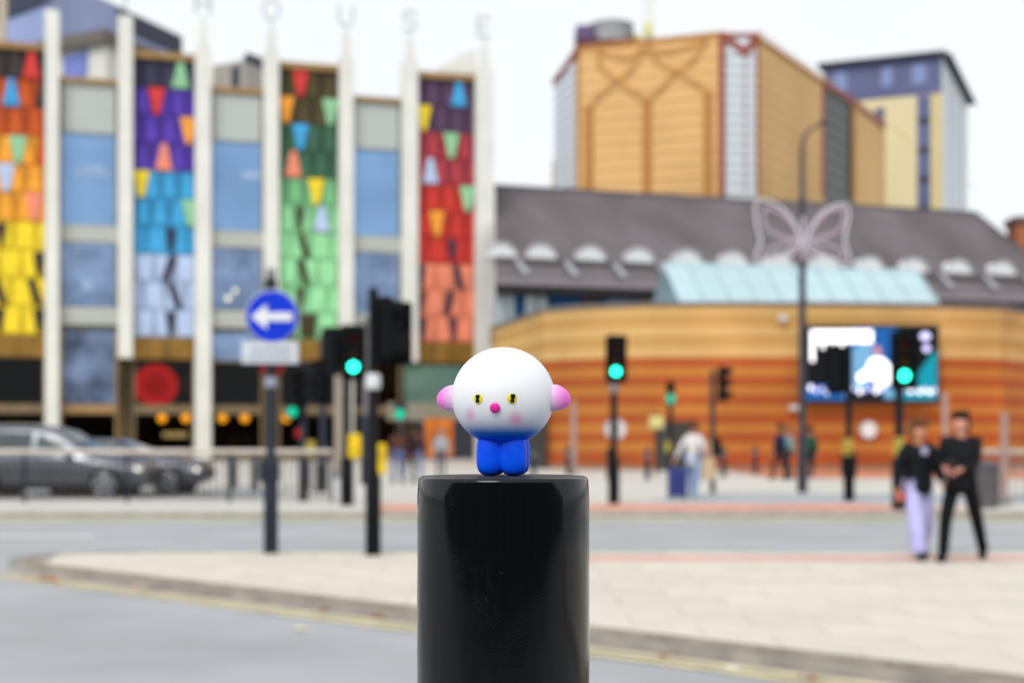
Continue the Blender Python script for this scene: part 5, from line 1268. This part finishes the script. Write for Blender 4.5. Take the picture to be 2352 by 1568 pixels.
q.build('pouch', mat('tote_beige', raw=(.58, .44, .28), rough=.9, var=.1), bg, bevel=.03); MB().tube([(-.12, 0, .48), (-.08, 0, .8), (0, 0, .92), (.08, 0, .8), (.12, 0, .48)], .015, 6).build('strap', mat('tote_strap', raw=(.5, .4, .3)), bg)
p = gp(1556, 1144, KERB)
su = empty('suitcase', (p.x, p.y, KERB), .2, 'blue wheeled suitcase pulled by the person in white', 'suitcase')
MB().rbox(-.21, .21, -.13, .13, .05, .68, .05).build('shell', mat('suitcase_blue', raw=(.035, .05, .20), rough=.45, var=.1), su)
q = MB()
for k in range(4): q.rbox(-.16+k*.1, -.13+k*.1, -.142, -.131, .1, .63, .003)
q.build('ridge', mat('suitcase_ridge', raw=(.05, .07, .26)), su)
for sx in (-1, 1):
    for sy in (-1, 1): MB().lathe([(.03, -.015), (.03, .015)], 10, (sx*.17, sy*.09, .03), 'x').build('wheel', m_tyre, su)
MB().tube([(-.1, .1, .66), (-.1, .1, 1.0), (.1, .1, 1.0), (.1, .1, .66)], .012, 6).build('handle', m_grey, su)
# small pedestrians
g_ = None
person('far pedestrian in navy jacket walking beside the lamp column', 1792, 1101, 1.72, .9, (190, 130, 105), (28, 34, 62), (38, 36, 44), (60, 40, 30), (30, 30, 34), (-.1, .2, 0), (.12, -.2, 0), (-.26, .1, .86), (.26, -.05, .86), lean=.03)
person('far pedestrian in pale teal jacket beside the one in navy', 1811, 1100, 1.66, .9, (195, 140, 118), (120, 156, 162), (42, 40, 48), (120, 90, 66), (34, 32, 36), (-.1, -.18, 0), (.12, .2, 0), (-.26, .1, .86), (.26, -.05, .86))
person('far pedestrian in green jacket with a rucksack just right of the lamp column', 1862, 1099, 1.68, -.9, (190, 130, 105), (30, 78, 58), (34, 34, 40), (40, 30, 26), (190, 120, 150), (-.1, .18, 0), (.12, -.18, 0), (-.26, .1, .86), (.26, .05, .86))
person('far pedestrian in brown top and blue jeans, leftmost of a group by the theatre corner', 914, 1109, 1.70, .3, (190, 120, 95), (96, 60, 52), (96, 112, 160), (50, 34, 30), (60, 60, 66), (-.12, .1, 0), (.12, -.1, 0), (-.28, .08, .88), (.28, .0, .88), hair='long')
person('far pedestrian all in dark clothes in the middle of the group by the theatre corner', 936, 1108, 1.66, -.5, (185, 120, 95), (34, 28, 36), (26, 26, 34), (40, 28, 26), (24, 24, 28), (-.1, -.12, 0), (.12, .12, 0), (-.26, .08, .88), (.26, .0, .88), hair='long')
person('far pedestrian with cream bag and light jeans, right of the group by the theatre corner', 958, 1106, 1.64, .2, (190, 125, 100), (70, 46, 50), (120, 138, 186), (46, 30, 26), (190, 190, 195), (-.1, .1, 0), (.12, -.1, 0), (-.26, .08, .88), (.26, .0, .88))
person('far pedestrian in pale grey top in front of the orange poster', 1013, 1096, 1.60, PI, (190, 150, 130), (160, 172, 182), (70, 78, 90), (150, 140, 130), (60, 60, 66), (-.1, .05, 0), (.12, -.05, 0), (-.26, .08, .88), (.26, .0, .88))
bpy.context.view_layer.update()
for o in SKINS: bake(o)

# ------------------------------------------------------------------ unseen dark front added behind the camera to darken the bollard's reflections
op = empty('added_dark_front', (0, -7.5, 0), 0, 'unseen low dark brick front added behind the photographer to darken the bollard reflections', 'building')
m_ob = mat('dark_brick', raw=(.055, .035, .025), rough=.85, var=.35, scale=2, spec=.1); m_ow = mat('dark_window', raw=(.01, .012, .014), rough=.3, spec=.2)
MB().box(-80, 80, -6, 0, 0, 3.7).build('wall', m_ob, op)
for k in range(30):
    x_ = -68+k*4.6
    f_ = MB().box(x_, x_+2.9, .0, .06, .3, 3.1).build('window_frame', mat('pale_frame', raw=(.16, .14, .12)), op); MB().box(x_+.12, x_+2.78, .061, .07, .45, 2.95).build('pane', m_ow, f_)
MB().box(-80.2, 80.2, -6.1, .25, 3.71, 3.9).build('parapet', mat('parapet_stone', raw=(.2, .17, .15)), op)

# ------------------------------------------------------------------ the near bollard
BX, BY, BR = -.0085, 1.39, .0838
BZ = 1.4605
bo = empty('near_bollard', (BX, BY, KERB*0), 0, 'thick glossy black steel bollard carrying the toy in the foreground', 'bollard')
m_bb = bpy.data.materials.new('bollard_gloss_black'); m_bb.use_nodes = True
n = m_bb.node_tree.nodes; l = m_bb.node_tree.links; p = n['Principled BSDF']
p.inputs['Base Color'].default_value = (.0035, .004, .005, 1); p.inputs['Roughness'].default_value = .08; p.inputs['Specular IOR Level'].default_value = .34; p.inputs['Coat Weight'].default_value = .0; p.inputs['Coat Roughness'].default_value = .05
tc = n.new('ShaderNodeTexCoord')
def noise(scale, detail=3, stretch=(1, 1, 1), rough=.5):
    mp = n.new('ShaderNodeMapping'); mp.inputs['Scale'].default_value = stretch; l.new(tc.outputs['Object'], mp.inputs[0])
    t = n.new('ShaderNodeTexNoise'); t.inputs['Scale'].default_value = scale; t.inputs['Detail'].default_value = detail; t.inputs['Roughness'].default_value = rough; l.new(mp.outputs[0], t.inputs['Vector']); return t.outputs['Fac']
wav = noise(16, 2, (1, 1, .35)); peel = noise(420, 2)
bp1 = n.new('ShaderNodeBump'); bp1.inputs['Strength'].default_value = .35; bp1.inputs['Distance'].default_value = .006; l.new(wav, bp1.inputs['Height'])
bp2 = n.new('ShaderNodeBump'); bp2.inputs['Strength'].default_value = .06; bp2.inputs['Distance'].default_value = .0006; l.new(peel, bp2.inputs['Height']); l.new(bp1.outputs[0], bp2.inputs['Normal'])
l.new(bp2.outputs[0], p.inputs['Normal'])
# dust specks, pale scuffs and smudged gloss (wear of the paint itself)
vo = n.new('ShaderNodeTexVoronoi'); vo.inputs['Scale'].default_value = 75; l.new(tc.outputs['Object'], vo.inputs['Vector'])
lt = n.new('ShaderNodeMath'); lt.operation = 'LESS_THAN'; lt.inputs[1].default_value = .022; l.new(vo.outputs['Distance'], lt.inputs[0])
sc1 = noise(9, 6, (1.5, 1.5, .6), .7); r1 = n.new('ShaderNodeValToRGB'); r1.color_ramp.elements[0].position = .485; r1.color_ramp.elements[1].position = .5
e_ = r1.color_ramp.elements.new(.515); e_.color = (0, 0, 0, 1); r1.color_ramp.elements[1].color = (1, 1, 1, 1); l.new(sc1, r1.inputs[0])
gate = noise(4, 2); rg = n.new('ShaderNodeValToRGB'); rg.color_ramp.elements[0].position = .56; rg.color_ramp.elements[1].position = .72; l.new(gate, rg.inputs[0])
mlt = n.new('ShaderNodeMath'); mlt.operation = 'MULTIPLY'; l.new(r1.outputs[0], mlt.inputs[0]); l.new(rg.outputs[0], mlt.inputs[1])
mm = n.new('ShaderNodeMath'); mm.operation = 'MULTIPLY'; mm.inputs[1].default_value = .05; l.new(mlt.outputs[0], mm.inputs[0])
ad = n.new('ShaderNodeMath'); ad.operation = 'ADD'; l.new(mm.outputs[0], ad.inputs[0]); l.new(lt.outputs[0], ad.inputs[1]); ad.use_clamp = True
# the flat top is matt with settled grit
ge = n.new('ShaderNodeNewGeometry'); sx = n.new('ShaderNodeSeparateXYZ'); l.new(ge.outputs['True Normal'], sx.inputs[0])
tp = n.new('ShaderNodeMath'); tp.operation = 'GREATER_THAN'; tp.inputs[1].default_value = .97; l.new(sx.outputs[2], tp.inputs[0])
gr_ = noise(600, 4, (1, 1, 1), .8); rgr = n.new('ShaderNodeValToRGB'); rgr.color_ramp.elements[0].position = .45; rgr.color_ramp.elements[0].color = (.008, .007, .007, 1); rgr.color_ramp.elements[1].position = .75; rgr.color_ramp.elements[1].color = (.10, .085, .075, 1); l.new(gr_, rgr.inputs[0])
mc = n.new('ShaderNodeMixRGB'); mc.inputs[1].default_value = (.0035, .004, .005, 1); mc.inputs[2].default_value = (.20, .20, .20, 1); l.new(ad.outputs[0], mc.inputs[0])
mc2 = n.new('ShaderNodeMixRGB'); l.new(tp.outputs[0], mc2.inputs[0]); l.new(mc.outputs[0], mc2.inputs[1]); l.new(rgr.outputs[0], mc2.inputs[2]); l.new(mc2.outputs[0], p.inputs['Base Color'])
rr = n.new('ShaderNodeMixRGB'); rr.inputs[1].default_value = (.08, .08, .08, 1); rr.inputs[2].default_value = (.6, .6, .6, 1); l.new(tp.outputs[0], rr.inputs[0]); l.new(rr.outputs[0], p.inputs['Roughness'])
prof = [(0.0001, BZ)]
prof = [(BR+.0006, 0.0), (BR+.0004, .6), (BR+.0004, 1.35), (BR+.0002, BZ-.022), (BR-.0002, BZ-.014)]
rb = .0042
for k in range(0, 9):
    a = (PI/2)*k/8; prof.append((BR-.0008-rb+rb*math.cos(a), BZ-rb+rb*math.sin(a)))
prof += [(BR*.6, BZ+.0002), (BR*.2, BZ+.0003), (.0005, BZ+.0003)]
MB().lathe(prof, 96, caps=False).build('post', m_bb, bo, smooth=True)
MB().lathe([(.14, 0.002), (.14, .03), (.09, .045)], 40).build('base_flange', m_pole, bo)

# ------------------------------------------------------------------ the vinyl toy
tz = BZ+.0003
ty = empty('toy_figure', (-.0085, 1.39, tz), R(-9.3), 'white round headed toy with pink ears, yellow eyes and blue legs on the bollard', 'toy')
HZ = 1.5375-tz; RX, RYh, RZh = .0503, .0490, .0487
def vinyl(name):
    m = bpy.data.materials.new(name); m.use_nodes = True; n = m.node_tree.nodes; l = m.node_tree.links; p = n['Principled BSDF']
    p.inputs['Roughness'].default_value = .42; p.inputs['Specular IOR Level'].default_value = .2; p.inputs['Subsurface Weight'].default_value = .35 if 'head' in name or 'ear' in name else 0; p.inputs['Subsurface Radius'].default_value = (1, 1, 1); p.inputs['Subsurface Scale'].default_value = .012
    tc = n.new('ShaderNodeTexCoord'); sp = n.new('ShaderNodeSeparateXYZ'); l.new(tc.outputs['Object'], sp.inputs[0])
    t = n.new('ShaderNodeTexNoise'); t.inputs['Scale'].default_value = 1600; t.inputs['Detail'].default_value = 2; l.new(tc.outputs['Object'], t.inputs['Vector'])
    b = n.new('ShaderNodeBump'); b.inputs['Strength'].default_value = .10; b.inputs['Distance'].default_value = .0002; l.new(t.outputs['Fac'], b.inputs['Height']); l.new(b.outputs[0], p.inputs['Normal'])
    return m, n, l, p, tc, sp
BLUE = (.0, .10, .95)
# head paint: white, sprayed lavender then blue under the chin, pink cheeks
m, n, l, p, tc, sp = vinyl('toy_head_vinyl')
ns = n.new('ShaderNodeTexNoise'); ns.inputs['Scale'].default_value = 900; l.new(tc.outputs['Object'], ns.inputs['Vector'])
nm_ = n.new('ShaderNodeMath'); nm_.operation = 'MULTIPLY_ADD'; nm_.inputs[1].default_value = .006; l.new(ns.outputs['Fac'], nm_.inputs[0]); l.new(sp.outputs[2], nm_.inputs[2])
mr = n.new('ShaderNodeMapRange'); mr.inputs['From Min'].default_value = -.0395+.0025; mr.inputs['From Max'].default_value = .049; l.new(nm_.outputs[0], mr.inputs['Value'])
cr = n.new('ShaderNodeValToRGB'); el = cr.color_ramp.elements
el[0].position = 0; el[0].color = (*BLUE, 1); el[1].position = 1; el[1].color = (.88, .89, .90, 1)
for ps_, c in ((.02, (.0, .12, .85)), (.06, (.03, .19, .72)), (.098, (.30, .42, .78)), (.135, (.56, .61, .85)), (.19, (.74, .76, .89)), (.28, (.82, .84, .91)), (.42, (.87, .88, .91))):
    e = el.new(ps_); e.color = (*c, 1)
l.new(mr.outputs[0], cr.inputs[0]); last = cr.outputs[0]
for (cx, cz, rx, rz_, st) in ((-.0255, -.0175, .0075, .0095, .48), (.0185, -.0218, .0085, .0095, .55)):
    mp = n.new('ShaderNodeMapping'); mp.vector_type = 'POINT'; mp.inputs['Location'].default_value = (-cx/rx, 0, -cz/rz_); mp.inputs['Scale'].default_value = (1/rx, 0, 1/rz_); l.new(tc.outputs['Object'], mp.inputs[0])
    ln = n.new('ShaderNodeVectorMath'); ln.operation = 'LENGTH'; l.new(mp.outputs[0], ln.inputs[0])
    m2 = n.new('ShaderNodeMapRange'); m2.interpolation_type = 'SMOOTHSTEP'; m2.inputs['From Min'].default_value = .1; m2.inputs['From Max'].default_value = 1.15; m2.inputs['To Min'].default_value = st; m2.inputs['To Max'].default_value = 0; l.new(ln.outputs['Value'], m2.inputs['Value'])
    fr_ = n.new('ShaderNodeMath'); fr_.operation = 'LESS_THAN'; fr_.inputs[1].default_value = 0; l.new(sp.outputs[1], fr_.inputs[0])
    mu = n.new('ShaderNodeMath'); mu.operation = 'MULTIPLY'; l.new(m2.outputs[0], mu.inputs[0]); l.new(fr_.outputs[0], mu.inputs[1])
    mxx = n.new('ShaderNodeMixRGB'); mxx.inputs[2].default_value = (.86, .20, .56, 1); l.new(mu.outputs[0], mxx.inputs[0]); l.new(last, mxx.inputs[1]); last = mxx.outputs[0]
l.new(last, p.inputs['Base Color']); m_head = m
bm = bmesh.new(); bmesh.ops.create_uvsphere(bm, u_segments=72, v_segments=48, radius=1)
for v in bm.verts:
    z = v.co.z; f_ = 1.0
    if z < 0: f_ = 1-.035*(-z)**2*1.0
    v.co.x *= RX*f_; v.co.y *= RYh*f_; v.co.z = z*RZh*(1.0 if z > 0 else .985)
me = bpy.data.meshes.new('head'); bm.to_mesh(me); bm.free(); me.materials.append(m_head); me.polygons.foreach_set('use_smooth', [True]*len(me.polygons))
hd = bpy.data.objects.new('head', me); link(hd, ty); hd.location = (0, 0, HZ)
# ears
m, n, l, p, tc, sp = vinyl('toy_ear_vinyl')
ab = n.new('ShaderNodeMath'); ab.operation = 'ABSOLUTE'; l.new(sp.outputs[0], ab.inputs[0])
mr = n.new('ShaderNodeMapRange'); mr.inputs['From Min'].default_value = .046; mr.inputs['From Max'].default_value = .062; l.new(ab.outputs[0], mr.inputs['Value'])
cr = n.new('ShaderNodeValToRGB'); cr.color_ramp.elements[0].color = (.82, .70, .88, 1); cr.color_ramp.elements[1].color = (.86, .19, .66, 1); e = cr.color_ramp.elements.new(.35); e.color = (.85, .48, .80, 1)
l.new(mr.outputs[0], cr.inputs[0]); l.new(cr.outputs[0], p.inputs['Base Color']); m_ear = m
for s in (-1, 1):
    bm = bmesh.new(); bmesh.ops.create_uvsphere(bm, u_segments=36, v_segments=24, radius=1)
    for v in bm.verts:
        c = v.co.copy(); zz = c.z
        v.co.x = s*(.0480+c.x*.0180*(1-.22*zz)); v.co.y = c.y*.0115-.001+abs(c.x)*.0; v.co.z = zz*.0133-.0012
        v.co.z += (c.x if c.x > 0 else 0)*.0016
    me = bpy.data.meshes.new('ear'); bm.to_mesh(me); bm.free(); me.materials.append(m_ear); me.polygons.foreach_set('use_smooth', [True]*len(me.polygons))
    if s < 0: me.flip_normals()
    o = bpy.data.objects.new('ear', me); link(o, ty); o.location = (0, 0, HZ)
# face
def on_head(x, z, off=0.):
    f_ = 1-(x/RX)**2-(z/RZh)**2; y = -RYh*math.sqrt(f_); nrm = V((x/RX**2, y/RYh**2, z/RZh**2)).normalized(); return V((x, y, z))+nrm*off, nrm
def blob(name, x, z, r, rz_, dp, m, parent, off=0., ysc=1.):
    pos, nrm = on_head(x, z, off); bm = bmesh.new(); bmesh.ops.create_uvsphere(bm, u_segments=28, v_segments=16, radius=1)
    rot = nrm.to_track_quat('Z', 'Y').to_matrix().to_4x4()
    bmesh.ops.transform(bm, matrix=Matrix.Translation(pos+V((0, 0, HZ))) @ rot @ Matrix.Diagonal((r, rz_, dp, 1)), verts=bm.verts)
    me = bpy.data.meshes.new(name); bm.to_mesh(me); bm.free(); me.materials.append(m); me.polygons.foreach_set('use_smooth', [True]*len(me.polygons))
    o = bpy.data.objects.new(name, me); link(o, parent); return o
m_ye = mat('toy_eye_yellow', raw=(.85, .70, .005), rough=.35, var=0); m_pu = mat('toy_pupil_black', raw=(.006, .006, .006), rough=.25, var=0); m_no = mat('toy_nose_magenta', raw=(.75, .025, .36), rough=.35, var=0)
ex = .0163
for s, pz in ((-1, 0), (1, .0006)):
    e = blob('eye', s*ex, -.0027, .0046, .0048, .0010, m_ye, ty, .0001)
    sx_ = s*ex-.0001*s+(-.0002 if s < 0 else .0004)
    q = MB()
    pts = [(sx_+(.0002 if s < 0 else .0006), .0013+pz), (sx_, -.0027), (sx_-(.0 if s < 0 else .0006), -.0062)]
    P = [on_head(a, b, .0007)[0]+V((0, 0, HZ)) for a, b in pts]
    path = smooth_pts(P, 6, False); rr_ = []
    for k in range(len(path)):
        t = k/(len(path)-1); rr_.append(.0023*(1-.28*math.exp(-((t-.5)/.17)**2))*math.sqrt(max(.02, 1-(2*t-1)**8))*(.95 if t > .5 else 1.05))
    q.tube(path, rr_, 14); q.build('pupil', m_pu, e, smooth=True)
blob('nose', .0003, -.0113, .0050, .0049, .0030, m_no, ty, .0008)
# four stubby legs melted together
m, n, l, p, tc, sp = vinyl('toy_leg_vinyl'); p.inputs['Base Color'].default_value = (.0, .105, .88, 1); m_leg = m
ns = n.new('ShaderNodeTexNoise'); ns.inputs['Scale'].default_value = 90; l.new(tc.outputs['Object'], ns.inputs['Vector']); cr = n.new('ShaderNodeValToRGB'); cr.color_ramp.elements[0].position = .3; cr.color_ramp.elements[1].position = .7
cr.color_ramp.elements[0].color = (.0, .075, .88, 1); cr.color_ramp.elements[1].color = (.0, .10, 1.0, 1); l.new(ns.outputs['Fac'], cr.inputs[0]); l.new(cr.outputs[0], p.inputs['Base Color'])
bm = bmesh.new()
for sx_ in (-1, 1):
    for sy_ in (-1, 1):
        g_ = bmesh.ops.create_uvsphere(bm, u_segments=40, v_segments=28, radius=1)
        for v in g_['verts']:
            c = v.co.copy(); ang = math.atan2(c.y, c.x); rr0 = math.hypot(c.x, c.y); z = c.z
            sq = (abs(math.cos(ang))**2.35+abs(math.sin(ang))**2.35)**(-1/2.35)
            if z < 0: pr = (1-abs(z)**3.4)**(1/2.6) if abs(z) < .999 else 0
            else: pr = 1-.10*z**3
            if z >= .999: pr = 0
            v.co.x = sx_*.0114+math.cos(ang)*pr*sq*.0133; v.co.y = sy_*.0096+math.sin(ang)*pr*sq*.0112; v.co.z = .0002+(.0178+.0178*z)
me = bpy.data.meshes.new('legs'); bm.to_mesh(me); bm.free(); me.materials.append(m_leg)
lg = bpy.data.objects.new('legs', me); link(lg, ty)
rm = lg.modifiers.new('remesh', 'REMESH'); rm.mode = 'VOXEL'; rm.voxel_size = .0006; rm.use_smooth_shade = True
smm = lg.modifiers.new('smooth', 'SMOOTH'); smm.iterations = 26; smm.factor = .6
bpy.context.view_layer.update(); bake(lg)
